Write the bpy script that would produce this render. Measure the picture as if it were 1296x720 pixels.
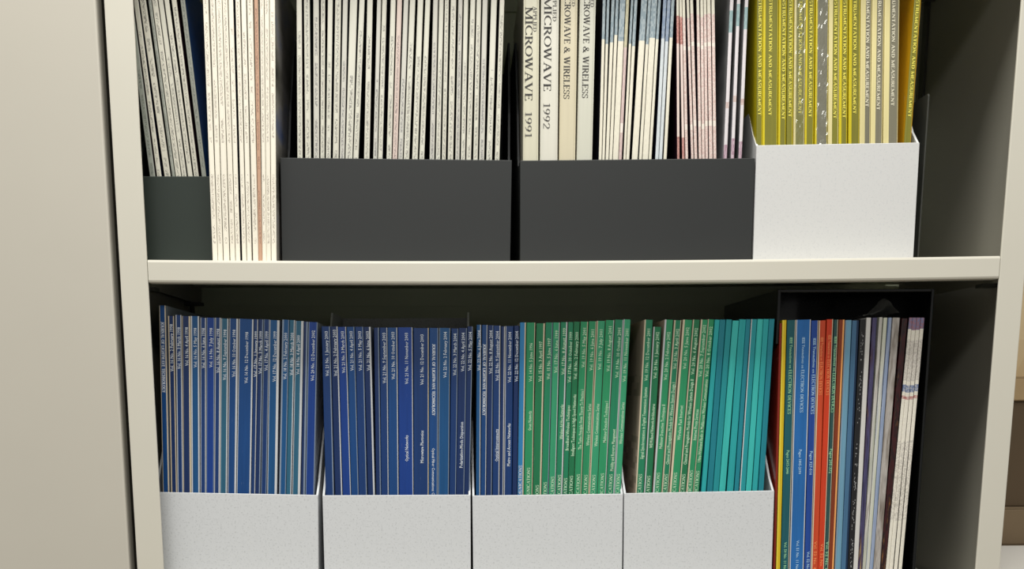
import bpy, bmesh, math, random
from mathutils import Vector, Matrix

random.seed(7)
for o in list(bpy.data.objects):
    bpy.data.objects.remove(o, do_unlink=True)
scn = bpy.context.scene
COL = scn.collection

# ------------------------------------------------------------------ camera
IW, IH = 1296.0, 720.0
F_PX, PX, PY = 1450.0, 585.0, 768.0          # focal length and principal point in pixels (photo is an off-centre crop)
DIST, CAM_Z = 1.2, 1.3
PITCH, ROLL = math.radians(10.86), 0.0046
FWD = Vector((0, math.cos(PITCH), -math.sin(PITCH)))
UP0 = Vector((0, math.sin(PITCH), math.cos(PITCH)))
RT0 = Vector((1, 0, 0))
RT = RT0 * math.cos(ROLL) - UP0 * math.sin(ROLL)
UP = UP0 * math.cos(ROLL) + RT0 * math.sin(ROLL)
CAM = Vector((0, -DIST, CAM_Z))
cd = bpy.data.cameras.new('camera')
cam = bpy.data.objects.new('camera', cd)
COL.objects.link(cam)
cam.matrix_world = Matrix(((RT.x, UP.x, -FWD.x, CAM.x), (RT.y, UP.y, -FWD.y, CAM.y),
                           (RT.z, UP.z, -FWD.z, CAM.z), (0, 0, 0, 1)))
cd.sensor_fit = 'HORIZONTAL'
cd.sensor_width = 36.0
cd.lens = F_PX / IW * 36.0
cd.shift_x = (IW / 2 - PX) / IW
cd.shift_y = (PY - IH / 2) / IW
cd.clip_start = 0.01
scn.camera = cam


def at(px, py, Y):
    """world point where the ray of a photo pixel meets the vertical plane y = Y"""
    d = FWD * F_PX + RT * (px - PX) + UP * (PY - py)
    return CAM + d * ((Y - CAM.y) / d.y)


# ------------------------------------------------------------------ light
world = bpy.data.worlds.new('room_ambient')
scn.world = world
world.use_nodes = True
bg = world.node_tree.nodes['Background']
bg.inputs[0].default_value = (1.0, 0.985, 0.95, 1)
bg.inputs[1].default_value = 0.27


def area(name, loc, sx, sy, power, target=None, col=(1, 0.99, 0.945)):
    l = bpy.data.lights.new(name, 'AREA')
    l.shape = 'RECTANGLE'
    l.size, l.size_y = sx, sy
    l.energy = power
    l.color = col
    o = bpy.data.objects.new(name, l)
    COL.objects.link(o)
    o.location = loc
    if target:
        o.rotation_euler = (Vector(target) - Vector(loc)).to_track_quat('-Z', 'Y').to_euler()
    return o


area('ceiling_and_fill_light', (0.0, -0.52, 2.72), 1.25, 0.40, 24)
area('ceiling_and_fill_light', (-0.1, -2.4, 2.72), 1.25, 0.60, 44)  # added fill lamp towards the camera, brightens the front faces

vs = scn.view_settings
vs.view_transform = 'Standard'
vs.look = 'None'
vs.gamma = 1.0
vs.use_curve_mapping = False
vs.exposure = 0.34
scn.display_settings.display_device = 'sRGB'

# ------------------------------------------------------------------ materials
MATS = {}


def lin(c):
    return tuple(((v / 255) / 12.92 if v <= 10.31 else (((v / 255) + 0.055) / 1.055) ** 2.4) for v in c)


class NT:
    def __init__(self, name):
        self.m = bpy.data.materials.new(name)
        self.m.use_nodes = True
        self.t = self.m.node_tree
        self.b = self.t.nodes['Principled BSDF']

    def n(self, typ, **kw):
        x = self.t.nodes.new(typ)
        for k, v in kw.items():
            setattr(x, k, v)
        return x

    def l(self, a, b):
        self.t.links.new(a, b)

    def math(self, op, a, b=None, c=None):
        x = self.n('ShaderNodeMath', operation=op)
        for i, v in enumerate((a, b, c)):
            if v is None:
                continue
            if isinstance(v, (int, float)):
                x.inputs[i].default_value = v
            else:
                self.l(v, x.inputs[i])
        return x.outputs[0]

    def mix(self, fac, a, b):
        x = self.n('ShaderNodeMix', data_type='RGBA')
        for s, v in ((0, fac), (6, a), (7, b)):
            if isinstance(v, (int, float)):
                x.inputs[s].default_value = v
            elif isinstance(v, tuple):
                x.inputs[s].default_value = (*v, 1)
            else:
                self.l(v, x.inputs[s])
        return x.outputs[2]

    def noise(self, vec, scale, detail=2.0, rough=0.5):
        x = self.n('ShaderNodeTexNoise')
        x.inputs['Scale'].default_value = scale
        x.inputs['Detail'].default_value = detail
        x.inputs['Roughness'].default_value = rough
        if vec is not None:
            self.l(vec, x.inputs['Vector'])
        return x.outputs['Fac']

    def obj(self):
        return self.n('ShaderNodeTexCoord').outputs['Object']

    def uv(self):
        s = self.n('ShaderNodeSeparateXYZ')
        self.l(self.n('ShaderNodeTexCoord').outputs['UV'], s.inputs[0])
        return s.outputs[0], s.outputs[1]

    def rand(self):
        return self.n('ShaderNodeObjectInfo').outputs['Random']

    def vec(self, x, y, z):
        c = self.n('ShaderNodeCombineXYZ')
        for i, v in enumerate((x, y, z)):
            if isinstance(v, (int, float)):
                c.inputs[i].default_value = v
            else:
                self.l(v, c.inputs[i])
        return c.outputs[0]

    def step(self, v, a, b):
        """smooth 0..1 between a and b"""
        x = self.n('ShaderNodeMapRange')
        x.inputs[1].default_value, x.inputs[2].default_value = a, b
        self.l(v, x.inputs[0])
        return x.outputs[0]

    def done(self, col, rough=0.5, spec=0.4, metal=0.0):
        if isinstance(col, tuple):
            self.b.inputs['Base Color'].default_value = (*col, 1)
        else:
            self.l(col, self.b.inputs['Base Color'])
        self.b.inputs['Roughness'].default_value = rough
        self.b.inputs['Specular IOR Level'].default_value = spec
        self.b.inputs['Metallic'].default_value = metal
        return self.m

    def bump(self, h, strength, dist=0.001):
        x = self.n('ShaderNodeBump')
        x.inputs['Strength'].default_value = strength
        x.inputs['Distance'].default_value = dist
        self.l(h, x.inputs['Height'])
        self.l(x.outputs[0], self.b.inputs['Normal'])


def m_paint(rgb, rough=0.45, key='paint', var=0.05):
    k = (key, rgb, rough)
    if k not in MATS:
        t = NT(key)
        n = t.noise(t.obj(), 9.0, 3.0)
        c = lin(rgb)
        MATS[k] = t.done(t.mix(n, tuple(v * (1 - var) for v in c), tuple(min(1, v * (1 + var)) for v in c)), rough)
        t.bump(t.noise(t.obj(), 900.0), 0.05, 0.0004)
    return MATS[k]


def m_speckle(rgb, dark, amount, key='speckled_board'):
    k = (key, rgb, dark, amount)
    if k not in MATS:
        t = NT(key)
        o = t.obj()
        n1 = t.noise(o, 520.0, 1.0)
        n2 = t.noise(o, 210.0, 2.0)
        s = t.math('MULTIPLY', t.step(n1, 0.58, 0.70), amount)
        c = t.mix(s, lin(rgb), lin(dark))
        c = t.mix(t.math('MULTIPLY', t.step(n2, 0.5, 0.75), amount * 0.5), c, lin(tuple(int(v * 0.93) for v in rgb)))
        v = t.n('ShaderNodeTexVoronoi')
        v.inputs['Scale'].default_value = 95.0
        t.l(o, v.inputs['Vector'])
        c = t.mix(t.math('MULTIPLY', t.step(v.outputs['Distance'], 0.10, 0.04), amount * 0.4), c, lin(dark))
        MATS[k] = t.done(c, 0.6, 0.3)
    return MATS[k]


def m_cover(rgb, rough=0.32, key='cover_print', wear=0.10):
    """printed card cover of one colour with slight streaks, scuffs and differences from copy to copy"""
    k = (key, rgb, rough, wear)
    if k not in MATS:
        t = NT(key)
        u, v = t.uv()
        r = t.rand()
        n = t.noise(t.vec(t.math('MULTIPLY', u, 5.0), t.math('MULTIPLY', v, 14.0), t.math('MULTIPLY', r, 60.0)), 1.0, 3.0)
        c = lin(rgb)
        d = tuple(x * (1 - 1.6 * wear) for x in c)
        e = tuple(min(1, x * (1 + 1.6 * wear) + wear * 0.02) for x in c)
        col = t.mix(t.step(n, 0.3, 0.7), d, e)
        tint = t.mix(r, tuple(x * 0.86 for x in c), tuple(min(1, x * 1.12) for x in c))
        col = t.mix(0.45, col, tint)
        scuff = t.noise(t.vec(t.math('MULTIPLY', u, 12.0), t.math('MULTIPLY', v, 90.0), t.math('MULTIPLY', r, 30.0)), 1.0, 4.0)
        col = t.mix(t.math('MULTIPLY', t.step(scuff, 0.70, 0.80), 0.35), col, tuple(min(1, x * 0.6 + 0.22) for x in c))
        MATS[k] = t.done(col, rough, 0.45)
    return MATS[k]


def m_print(rgb, ink, v0, v1, dens=0.5, foot=None, band=(0.30, 0.72), key='small_print', pitch=1000.0):
    """pale spine with a line of print too small to read between heights v0 and v1 (metres)"""
    k = (key, rgb, ink, v0, v1, dens, foot, band, pitch)
    if k not in MATS:
        t = NT(key)
        u, v = t.uv()
        r = t.rand()
        n = t.noise(t.vec(t.math('MULTIPLY', u, 2.0), t.math('MULTIPLY', v, 12.0), t.math('MULTIPLY', r, 60.0)), 1.0, 2.0)
        c = lin(rgb)
        col = t.mix(n, tuple(x * 0.90 for x in c), tuple(min(1, x * 1.06) for x in c))
        col = t.mix(t.math('MULTIPLY', r, 0.5), col, tuple(x * y for x, y in zip(c, (0.92, 0.90, 0.88))))
        ch = t.n('ShaderNodeTexWhiteNoise', noise_dimensions='3D')
        t.l(t.vec(t.math('FLOOR', t.math('MULTIPLY', v, pitch)), t.math('FLOOR', t.math('MULTIPLY', u, 12.0)),
                  t.math('MULTIPLY', r, 40.0)), ch.inputs['Vector'])
        wd = t.n('ShaderNodeTexWhiteNoise', noise_dimensions='2D')
        t.l(t.vec(t.math('FLOOR', t.math('MULTIPLY', v, pitch / 6.0)), t.math('MULTIPLY', r, 40.0), 0.0), wd.inputs['Vector'])
        inb = t.math('MULTIPLY', t.math('GREATER_THAN', u, band[0]), t.math('LESS_THAN', u, band[1]))
        top = t.math('ADD', v1, t.math('MULTIPLY', t.math('SUBTRACT', r, 0.6), 0.09))
        rng = t.math('MULTIPLY', t.math('GREATER_THAN', v, v0), t.math('LESS_THAN', v, top))
        if foot:
            rng = t.math('MAXIMUM', rng, t.math('MULTIPLY', t.math('GREATER_THAN', v, foot[0]), t.math('LESS_THAN', v, foot[1])))
        on = t.math('MULTIPLY', t.math('GREATER_THAN', ch.outputs[0], 1 - dens), t.math('GREATER_THAN', wd.outputs[0], 0.10))
        on = t.math('MULTIPLY', t.math('MULTIPLY', on, inb), rng)
        col = t.mix(t.math('MULTIPLY', on, 0.72), col, lin(ink))
        MATS[k] = t.done(col, 0.38, 0.4)
    return MATS[k]


def m_bands(bands, noise_cols, key='printed_bands', ns=700.0):
    """spine printed in bands: list of (height from, height to, colour, speckle colour, speckle amount)"""
    k = (key, tuple(bands), ns)
    if k not in MATS:
        t = NT(key)
        u, v = t.uv()
        r = t.rand()
        vv = t.math('ADD', v, t.math('MULTIPLY', t.math('SUBTRACT', r, 0.5), noise_cols))
        ch = t.n('ShaderNodeTexWhiteNoise', noise_dimensions='3D')
        t.l(t.vec(t.math('FLOOR', t.math('MULTIPLY', v, ns)), t.math('FLOOR', t.math('MULTIPLY', u, 5.0)),
                  t.math('MULTIPLY', r, 40.0)), ch.inputs['Vector'])
        col = None
        for (a, b, c, sc, am) in bands:
            cc = t.mix(t.math('MULTIPLY', t.math('GREATER_THAN', ch.outputs[0], 0.5), am), lin(c), lin(sc))
            if col is None:
                col = cc
            else:
                col = t.mix(t.math('MULTIPLY', t.math('GREATER_THAN', vv, a), t.math('LESS_THAN', vv, b)), col, cc)
        MATS[k] = t.done(col, 0.4, 0.4)
    return MATS[k]


def m_photo(cols, scale=14.0, key='photo_cover'):
    """cover printed with blurred patches of several colours"""
    k = (key, tuple(cols), scale)
    if k not in MATS:
        t = NT(key)
        u, v = t.uv()
        r = t.rand()
        n = t.noise(t.vec(t.math('MULTIPLY', u, 0.8), t.math('MULTIPLY', v, scale), t.math('MULTIPLY', r, 90.0)), 1.6, 3.0, 0.6)
        rp = t.n('ShaderNodeValToRGB')
        t.l(n, rp.inputs[0])
        e = rp.color_ramp.elements
        while len(e) < len(cols):
            e.new(0.5)
        for i, c in enumerate(cols):
            e[i].position = 0.30 + 0.40 * i / max(1, len(cols) - 1)
            e[i].color = (*lin(c), 1)
        MATS[k] = t.done(rp.outputs[0], 0.35, 0.45)
    return MATS[k]


def m_paper(rgb=(214, 208, 192)):
    k = ('paper', rgb)
    if k not in MATS:
        t = NT('paper_edges')
        o = t.n('ShaderNodeSeparateXYZ')
        t.l(t.obj(), o.inputs[0])
        n = t.noise(t.vec(t.math('MULTIPLY', o.outputs[0], 4000.0), 0.0, t.math('MULTIPLY', o.outputs[2], 6.0)), 1.0)
        c = lin(rgb)
        MATS[k] = t.done(t.mix(n, tuple(x * 0.7 for x in c), c), 0.8, 0.1)
    return MATS[k]


def m_flat(rgb, rough=0.5, key='ink', metal=0.0, spec=0.4):
    k = (key, rgb, rough, metal)
    if k not in MATS:
        MATS[k] = NT(key).done(lin(rgb), rough, spec, metal)
    return MATS[k]


def m_plastic_film():
    k = 'film'
    if k not in MATS:
        t = NT('clear_plastic')
        tr = t.n('ShaderNodeBsdfTransparent')
        tr.inputs[0].default_value = (0.93, 0.94, 0.93, 1)
        gl = t.n('ShaderNodeBsdfGlossy')
        gl.inputs['Roughness'].default_value = 0.12
        gl.inputs[0].default_value = (0.9, 0.9, 0.88, 1)
        df = t.n('ShaderNodeBsdfDiffuse')
        df.inputs[0].default_value = (0.62, 0.62, 0.58, 1)
        lw = t.n('ShaderNodeLayerWeight')
        lw.inputs[0].default_value = 0.25
        m1 = t.n('ShaderNodeMixShader')
        m1.inputs[0].default_value = 0.55
        t.l(gl.outputs[0], m1.inputs[1])
        t.l(df.outputs[0], m1.inputs[2])
        m2 = t.n('ShaderNodeMixShader')
        t.l(t.math('MINIMUM', t.math('ADD', t.math('MULTIPLY', lw.outputs['Facing'], 0.4), 0.10), 0.7), m2.inputs[0])
        t.l(tr.outputs[0], m2.inputs[1])
        t.l(m1.outputs[0], m2.inputs[2])
        t.l(m2.outputs[0], t.t.nodes['Material Output'].inputs[0])
        MATS[k] = t.m
    return MATS[k]


BEIGE = (204, 200, 187)
M_BEIGE = m_paint(BEIGE, 0.42, 'beige_enamel', 0.03)
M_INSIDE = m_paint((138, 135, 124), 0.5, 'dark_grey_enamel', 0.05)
M_BACK = m_paint((198, 204, 176), 0.55, 'dark_olive_enamel', 0.05)
M_WHITEBOX = m_speckle((204, 204, 203), (176, 178, 182), 0.34)
M_GREYBOX = m_speckle((204, 206, 208), (172, 174, 176), 0.60)
M_BLACKBOX = m_paint((35, 37, 37), 0.55, 'black_board', 0.08)
M_GREENBOX = m_paint((34, 43, 37), 0.6, 'black_green_board', 0.08)
M_GLOSSBLACK = m_flat((14, 15, 14), 0.08, 'glossy_black_plastic')
M_BLACKMETAL = m_flat((26, 27, 26), 0.4, 'black_metal')
M_GREYMETAL = m_flat((60, 61, 56), 0.45, 'dark_grey_metal')
M_PAPER = m_paper()

# ------------------------------------------------------------------ builders


def tag(o, label=None, cat=None, group=None, kind=None):
    if label:
        o['label'] = label
    if cat:
        o['category'] = cat
    if group:
        o['group'] = group
    if kind:
        o['kind'] = kind
    return o


def thing(name, loc, label, cat, group=None, rot=(0, 0, 0)):
    o = bpy.data.objects.new(name, None)
    o.empty_display_size = 0.02
    COL.objects.link(o)
    o.location = loc
    o.rotation_euler = rot
    return tag(o, label, cat, group)


def link(name, me, mats, parent=None):
    o = bpy.data.objects.new(name, me)
    if not isinstance(mats, (list, tuple)):
        mats = [mats]
    if not me.materials:
        for m in mats:
            me.materials.append(m)
    COL.objects.link(o)
    o.parent = parent
    return o


def mesh(name, verts, faces, mi=None, uvs=None, smooth=False):
    me = bpy.data.meshes.new(name)
    me.from_pydata(verts, [], faces)
    if mi:
        me.polygons.foreach_set('material_index', mi)
    if uvs:
        lay = me.uv_layers.new(name='UVMap')
        for p in me.polygons:
            for li in p.loop_indices:
                lay.data[li].uv = uvs[me.loops[li].vertex_index]
    if smooth:
        for p in me.polygons:
            p.use_smooth = True
    me.update()
    return me


BOXF = [(0, 3, 2, 1), (4, 5, 6, 7), (0, 1, 5, 4), (1, 2, 6, 5), (2, 3, 7, 6), (3, 0, 4, 7)]


def boxes_mesh(name, boxes, bevel=0.0):
    """one mesh from axis boxes (x0,x1,y0,y1,z0,z1), edges softened"""
    bm = bmesh.new()
    for (x0, x1, y0, y1, z0, z1) in boxes:
        vs_ = [bm.verts.new(p) for p in ((x0, y0, z0), (x1, y0, z0), (x1, y1, z0), (x0, y1, z0),
                                         (x0, y0, z1), (x1, y0, z1), (x1, y1, z1), (x0, y1, z1))]
        for f in BOXF:
            bm.faces.new([vs_[i] for i in f])
    if bevel:
        bmesh.ops.bevel(bm, geom=list(bm.edges), offset=bevel, segments=2, affect='EDGES', profile=0.5)
    me = bpy.data.meshes.new(name)
    bm.to_mesh(me)
    bm.free()
    return me


def box(name, b, m, parent=None, bevel=0.0):
    return link(name, boxes_mesh(name, [b], bevel), m, parent)


def prism_x(name, prof, x0, x1, bevel=0.0):
    """profile of (y, z) points extruded along x"""
    bm = bmesh.new()
    a = [bm.verts.new((x0, y, z)) for y, z in prof]
    b = [bm.verts.new((x1, y, z)) for y, z in prof]
    n = len(prof)
    bm.faces.new(a)
    bm.faces.new(list(reversed(b)))
    for i in range(n):
        bm.faces.new((a[i], b[i], b[(i + 1) % n], a[(i + 1) % n]))
    bmesh.ops.recalc_face_normals(bm, faces=bm.faces)
    if bevel:
        bmesh.ops.bevel(bm, geom=list(bm.edges), offset=bevel, segments=1, affect='EDGES')
    me = bpy.data.meshes.new(name)
    bm.to_mesh(me)
    bm.free()
    return me


# ---- lettering: a drawn serif alphabet and the built-in sans letters
TK, TN = 0.165, 0.065


def _glyphs():
    G = {}

    def L(x0, y0, x1, y1, w):
        return ('l', x0, y0, x1, y1, w)

    def S(x, y, w=0.34):
        return ('r', x - w / 2, y if y == 0 else 1 - 0.055, x + w / 2, 0.055 if y == 0 else 1.0)

    def A(cx, cy, rx, ry, a0, a1, tk=TK, tn=TN):
        return ('a', cx, cy, rx, ry, a0, a1, tk, tn)
    G['I'] = (0.44, [L(.22, 0, .22, 1, TK), S(.22, 0), S(.22, 1)])
    G['1'] = (0.50, [L(.27, 0, .27, 1, TK * .8), S(.27, 0, .34), L(.10, .86, .27, .97, TN)])
    G['M'] = (1.14, [L(.16, 0, .16, 1, TN), L(.16, 1, .55, .04, TK), L(.55, .04, .96, 1, TN), L(.97, 0, .97, 1, TK),
                     S(.16, 0, .28), S(.97, 0), S(.13, 1, .24), S(.99, 1, .26)])
    G['N'] = (0.94, [L(.16, 0, .16, 1, TN), L(.14, 1, .76, .02, TK), L(.77, 0, .77, 1, TN), S(.16, 0, .28), S(.12, 1, .22), S(.77, 1, .28)])
    G['C'] = (0.90, [A(.50, .5, .40, .46, 42, 318), L(.80, .70, .80, .97, TN), L(.80, .03, .80, .24, TN)])
    G['G'] = (0.98, [A(.50, .5, .40, .46, 42, 318), L(.80, .70, .80, .97, TN), L(.81, .03, .81, .42, TK), ('r', .64, .40, .95, .455)])
    G['O'] = (1.00, [A(.50, .5, .40, .46, 0, 360)])
    G['R'] = (0.86, [L(.20, 0, .20, 1, TK), A(.40, .74, .25, .23, -90, 90), L(.2, .97, .42, .97, TN), L(.2, .51, .42, .51, TN),
                     L(.44, .5, .76, .03, TK), S(.20, 0), S(.15, 1, .24), S(.79, 0, .2)])
    G['P'] = (0.74, [L(.20, 0, .20, 1, TK), A(.38, .73, .25, .24, -90, 90), L(.2, .97, .40, .97, TN), L(.2, .49, .40, .49, TN), S(.20, 0), S(.15, 1, .24)])
    G['D'] = (0.94, [L(.20, 0, .20, 1, TK), A(.38, .5, .42, .47, -90, 90), L(.1, .97, .40, .97, TN), L(.1, .03, .40, .03, TN)])
    G['W'] = (1.26, [L(.14, 1, .38, .02, TK), L(.38, .02, .62, .96, TN), L(.60, 1, .84, .02, TK), L(.84, .02, 1.10, 1, TN),
                     S(.14, 1), S(.62, 1, .3), S(1.10, 1, .26)])
    G['A'] = (0.94, [L(.13, 0, .45, 1, TN), L(.45, 1, .80, 0, TK), L(.24, .33, .68, .33, TN), S(.13, 0, .26), S(.80, 0)])
    G['V'] = (0.92, [L(.15, 1, .47, .01, TK), L(.47, .01, .79, 1, TN), S(.15, 1), S(.79, 1, .26)])
    G['Y'] = (0.88, [L(.14, 1, .44, .48, TK), L(.44, .48, .74, 1, TN), L(.44, 0, .44, .5, TK), S(.14, 1, .3), S(.74, 1, .24), S(.44, 0)])
    G['E'] = (0.76, [L(.20, 0, .20, 1, TK), L(.08, .97, .66, .97, TN), L(.08, .03, .68, .03, TN), L(.2, .52, .52, .52, TN),
                     L(.64, .78, .64, 1, TN), L(.66, 0, .66, .22, TN), L(.51, .42, .51, .62, TN)])
    G['F'] = (0.70, [L(.20, 0, .20, 1, TK), L(.08, .97, .64, .97, TN), L(.2, .52, .50, .52, TN), L(.62, .78, .62, 1, TN), L(.49, .42, .49, .62, TN), S(.20, 0)])
    G['L'] = (0.74, [L(.20, 0, .20, 1, TK), L(.08, .03, .66, .03, TN), L(.64, 0, .64, .24, TN), S(.20, 1)])
    G['T'] = (0.82, [L(.41, 0, .41, 1, TK), L(.08, .97, .74, .97, TN), L(.09, .76, .09, 1, TN), L(.73, .76, .73, 1, TN), S(.41, 0)])
    G['H'] = (0.96, [L(.20, 0, .20, 1, TK), L(.76, 0, .76, 1, TK), L(.2, .51, .76, .51, TN), S(.2, 0), S(.2, 1), S(.76, 0), S(.76, 1)])
    G['U'] = (0.92, [L(.20, .3, .20, 1, TK), A(.46, .30, .26, .27, 180, 360), L(.73, .3, .73, 1, TN), S(.2, 1), S(.73, 1, .26)])
    G['J'] = (0.52, [L(.30, .2, .30, 1, TK), A(.14, .2, .16, .18, 200, 360), S(.30, 1)])
    G['S'] = (0.70, [A(.35, .74, .22, .23, 20, 270, TK * .7), A(.35, .27, .24, .24, -160, 90, TK * .7), L(.59, .72, .59, .97, TN), L(.11, .03, .11, .28, TN)])
    G['9'] = (0.64, [A(.31, .68, .21, .29, 0, 360, TK * .75), L(.53, .62, .40, .18, TK * .7), L(.41, .20, .18, .01, TN)])
    G['2'] = (0.64, [A(.31, .70, .21, .27, -30, 170, TK * .75), L(.50, .60, .12, .07, TN * 1.3), L(.10, .045, .56, .045, .09)])
    G['&'] = (1.00, [A(.42, .77, .17, .20, 0, 360, TK * .7), A(.36, .27, .26, .25, 60, 330, TK * .85), L(.32, .62, .84, .02, TK), L(.60, .10, .78, .48, TN), S(.84, 0, .22)])
    G[' '] = (0.42, [])
    return G


GLYPHS = _glyphs()


def serif_mesh(txt, bold=1.0):
    V, Fc = [], []

    def quad(p):
        i = len(V)
        V.extend(p)
        Fc.append((i, i + 1, i + 2, i + 3))

    x = 0.0
    for chx in txt:
        adv, st = GLYPHS[chx]
        for s in st:
            if s[0] == 'l':
                _, a, b, c, d, w = s
                w *= bold
                dx, dy = c - a, d - b
                n = math.hypot(dx, dy)
                nx, ny = -dy / n * w / 2, dx / n * w / 2
                quad([(x + a + nx, b + ny), (x + c + nx, d + ny), (x + c - nx, d - ny), (x + a - nx, b - ny)])
            elif s[0] == 'r':
                _, a, b, c, d = s
                quad([(x + a, b), (x + c, b), (x + c, d), (x + a, d)])
            else:
                _, cx, cy, rx, ry, a0, a1, tk, tn = s
                k = 12
                pts = []
                for i in range(k + 1):
                    a = math.radians(a0 + (a1 - a0) * i / k)
                    w = (tn + (tk - tn) * abs(math.cos(a))) * bold
                    pts.append(((cx + (rx + w / 2) * math.cos(a), cy + (ry + w / 2 * .6) * math.sin(a)),
                                (cx + (rx - w / 2) * math.cos(a), cy + (ry - w / 2) * math.sin(a))))
                for i in range(k):
                    (o0, i0), (o1, i1) = pts[i], pts[i + 1]
                    quad([(x + o0[0], o0[1]), (x + o1[0], o1[1]), (x + i1[0], i1[1]), (x + i0[0], i0[1])])
        x += adv
    return [(a, b) for a, b in V], Fc


_SANS = {}


def sans_mesh(txt):
    if txt not in _SANS:
        cu = bpy.data.curves.new('letters', 'FONT')
        cu.body = txt
        cu.resolution_u = 1
        cu.offset = 0.012
        ob = bpy.data.objects.new('letters', cu)
        COL.objects.link(ob)
        me = bpy.data.meshes.new_from_object(ob)
        _SANS[txt] = ([(v.co.x, v.co.y) for v in me.vertices], [tuple(p.vertices) for p in me.polygons])
        bpy.data.objects.remove(ob)
        bpy.data.curves.remove(cu)
        bpy.data.meshes.remove(me)
    return _SANS[txt]


def lettering(parent, txt, z_lo, z_hi, x_c, cap, ink, font='sans', down=False, y=-0.00025, bold=1.0, name='spine_lettering', label=None):
    """flat printed letters running along the spine between local heights z_lo and z_hi"""
    P, Fc = serif_mesh(txt, bold) if font == 'serif' else sans_mesh(txt)
    xs = [p[0] for p in P]
    x0, x1 = min(xs), max(xs)
    caph = 1.0 if font == 'serif' else 0.70
    sx, sy = (z_hi - z_lo) / (x1 - x0), cap / caph
    V = []
    for (a, b) in P:
        u, w = (a - x0) * sx, (b - caph / 2) * sy
        V.append((x_c + w, y, z_hi - u) if down else (x_c - w, y, z_lo + u))
    me = mesh(name, V, Fc)
    o = link(name, me, ink, parent)
    if label:
        o['label'] = label
    return o


def cover_mesh(t, d, h, r, sl=0.0, sr=0.0, card=0.0004):
    """folded card cover: spine in front (y=0), two boards going back; slots: spine, left board, right board, left strip, right strip"""
    r = min(r, t * 0.42)
    pts = [(-t / 2, d)]
    seg = []
    k = 3
    for i in range(k + 1):
        a = math.pi * (1.0 + 0.5 * i / k)
        pts.append((-t / 2 + r + r * math.cos(a), r + r * math.sin(a)))
        seg.append(1 if i == 0 else (3 if sl > 0 else 0))
    if sl > r:
        pts.append((-t / 2 + sl, 0)); seg.append(3)
    if sr > r:
        pts.append((t / 2 - sr, 0)); seg.append(0)
    for i in range(k + 1):
        a = math.pi * (1.5 + 0.5 * i / k)
        pts.append((t / 2 - r + r * math.cos(a), r + r * math.sin(a)))
        seg.append((4 if sr > r else 0) if i == 0 else (4 if sr > 0 else 0))
    pts.append((t / 2, d)); seg.append(2)
    inn = [(t / 2 - card, d), (t / 2 - card, card * 1.5), (-t / 2 + card, card * 1.5), (-t / 2 + card, d)]
    n = len(pts)
    ring = pts + inn
    N = len(ring)
    V = [(x, y, 0) for x, y in ring] + [(x, y, h) for x, y in ring]
    Fc, mi = [], []
    for i in range(N):
        j = (i + 1) % N
        Fc.append((i, j, N + j, N + i))
        mi.append(seg[i] if i < n - 1 else (2 if i < n else 1))
    # caps in three convex-ish pieces
    Fc.append(tuple(range(N - 1, -1, -1))); mi.append(0)
    Fc.append(tuple(range(N, 2 * N))); mi.append(0)
    uv = [(x / t + 0.5, z) for x, y, z in V]
    me = mesh('cover', V, Fc, mi, uv)
    lay = me.uv_layers[0]
    for p in me.polygons:
        if p.material_index in (1, 2):
            for li in p.loop_indices:
                co = me.vertices[me.loops[li].vertex_index].co
                lay.data[li].uv = (0.02 + 0.96 * co.y / d, co.z)
    return me


def booklet(name, label, cat, group, xt, yt, xb, yb, Y, floor, spine, left, right, height=None, top_px=None, depth=0.208,
            strip=(0, 0), strip_m=None, rnd=0.0009, texts=(), dy=0.0, shrink=0.0002):
    """one journal or magazine. xt=(left,right) pixel edges at row yt, xb the same at row yb, Y the spine plane, floor the surface under it"""
    a0, a1, b0, b1 = at(xt[0], yt, Y), at(xt[1], yt, Y), at(xb[0], yb, Y), at(xb[1], yb, Y)
    ct, cb = (a0 + a1) / 2, (b0 + b1) / 2
    lean = math.atan2(ct.x - cb.x, ct.z - cb.z)
    t = ((a1.x - a0.x) + (b1.x - b0.x)) / 2 * math.cos(lean) - shrink
    t = max(t, 0.0014)
    zf = floor(cb.x) + abs(math.sin(lean)) * t / 2
    bx = cb.x + (zf - cb.z) * math.tan(lean)
    if top_px is not None:
        height = (at((xt[0] + xt[1]) / 2, top_px, Y).z - zf) / math.cos(lean)
    o = thing(name, (bx, Y + dy, zf), label, cat, group, (0, lean, 0))
    sl = strip[0] * t
    sr = strip[1] * t
    sm = strip_m or M_PAPER
    c = link('cover', cover_mesh(t, depth, height, rnd, sl, sr), [spine, left, right, sm, sm], o)
    e = 0.0005
    if t > 2.6 * e:
        box('page_block', (-t / 2 + e, t / 2 - e, 0.0008, depth - 0.003, 0.0006, height - 0.0007), M_PAPER, o)
    for tx in texts:
        # (string, upper pixel row, lower pixel row, cap height px, ink, font, down?, x offset as share of thickness)
        s, p0, p1, cap, ink, font, down, off = tx[:8]
        bold = tx[8] if len(tx) > 8 else 1.0
        z1 = (at(xt[0], p0, Y).z - zf) / math.cos(lean)
        z0 = (at(xb[0], p1, Y).z - zf) / math.cos(lean)
        lettering(c, s, z0, z1, off * t, cap * 0.0008, ink, font, down, bold=bold)
    ROWS.setdefault(ROW[0], []).append((o, t, height))
    return o, t, height


ROWS = {}
ROW = ['']


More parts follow.
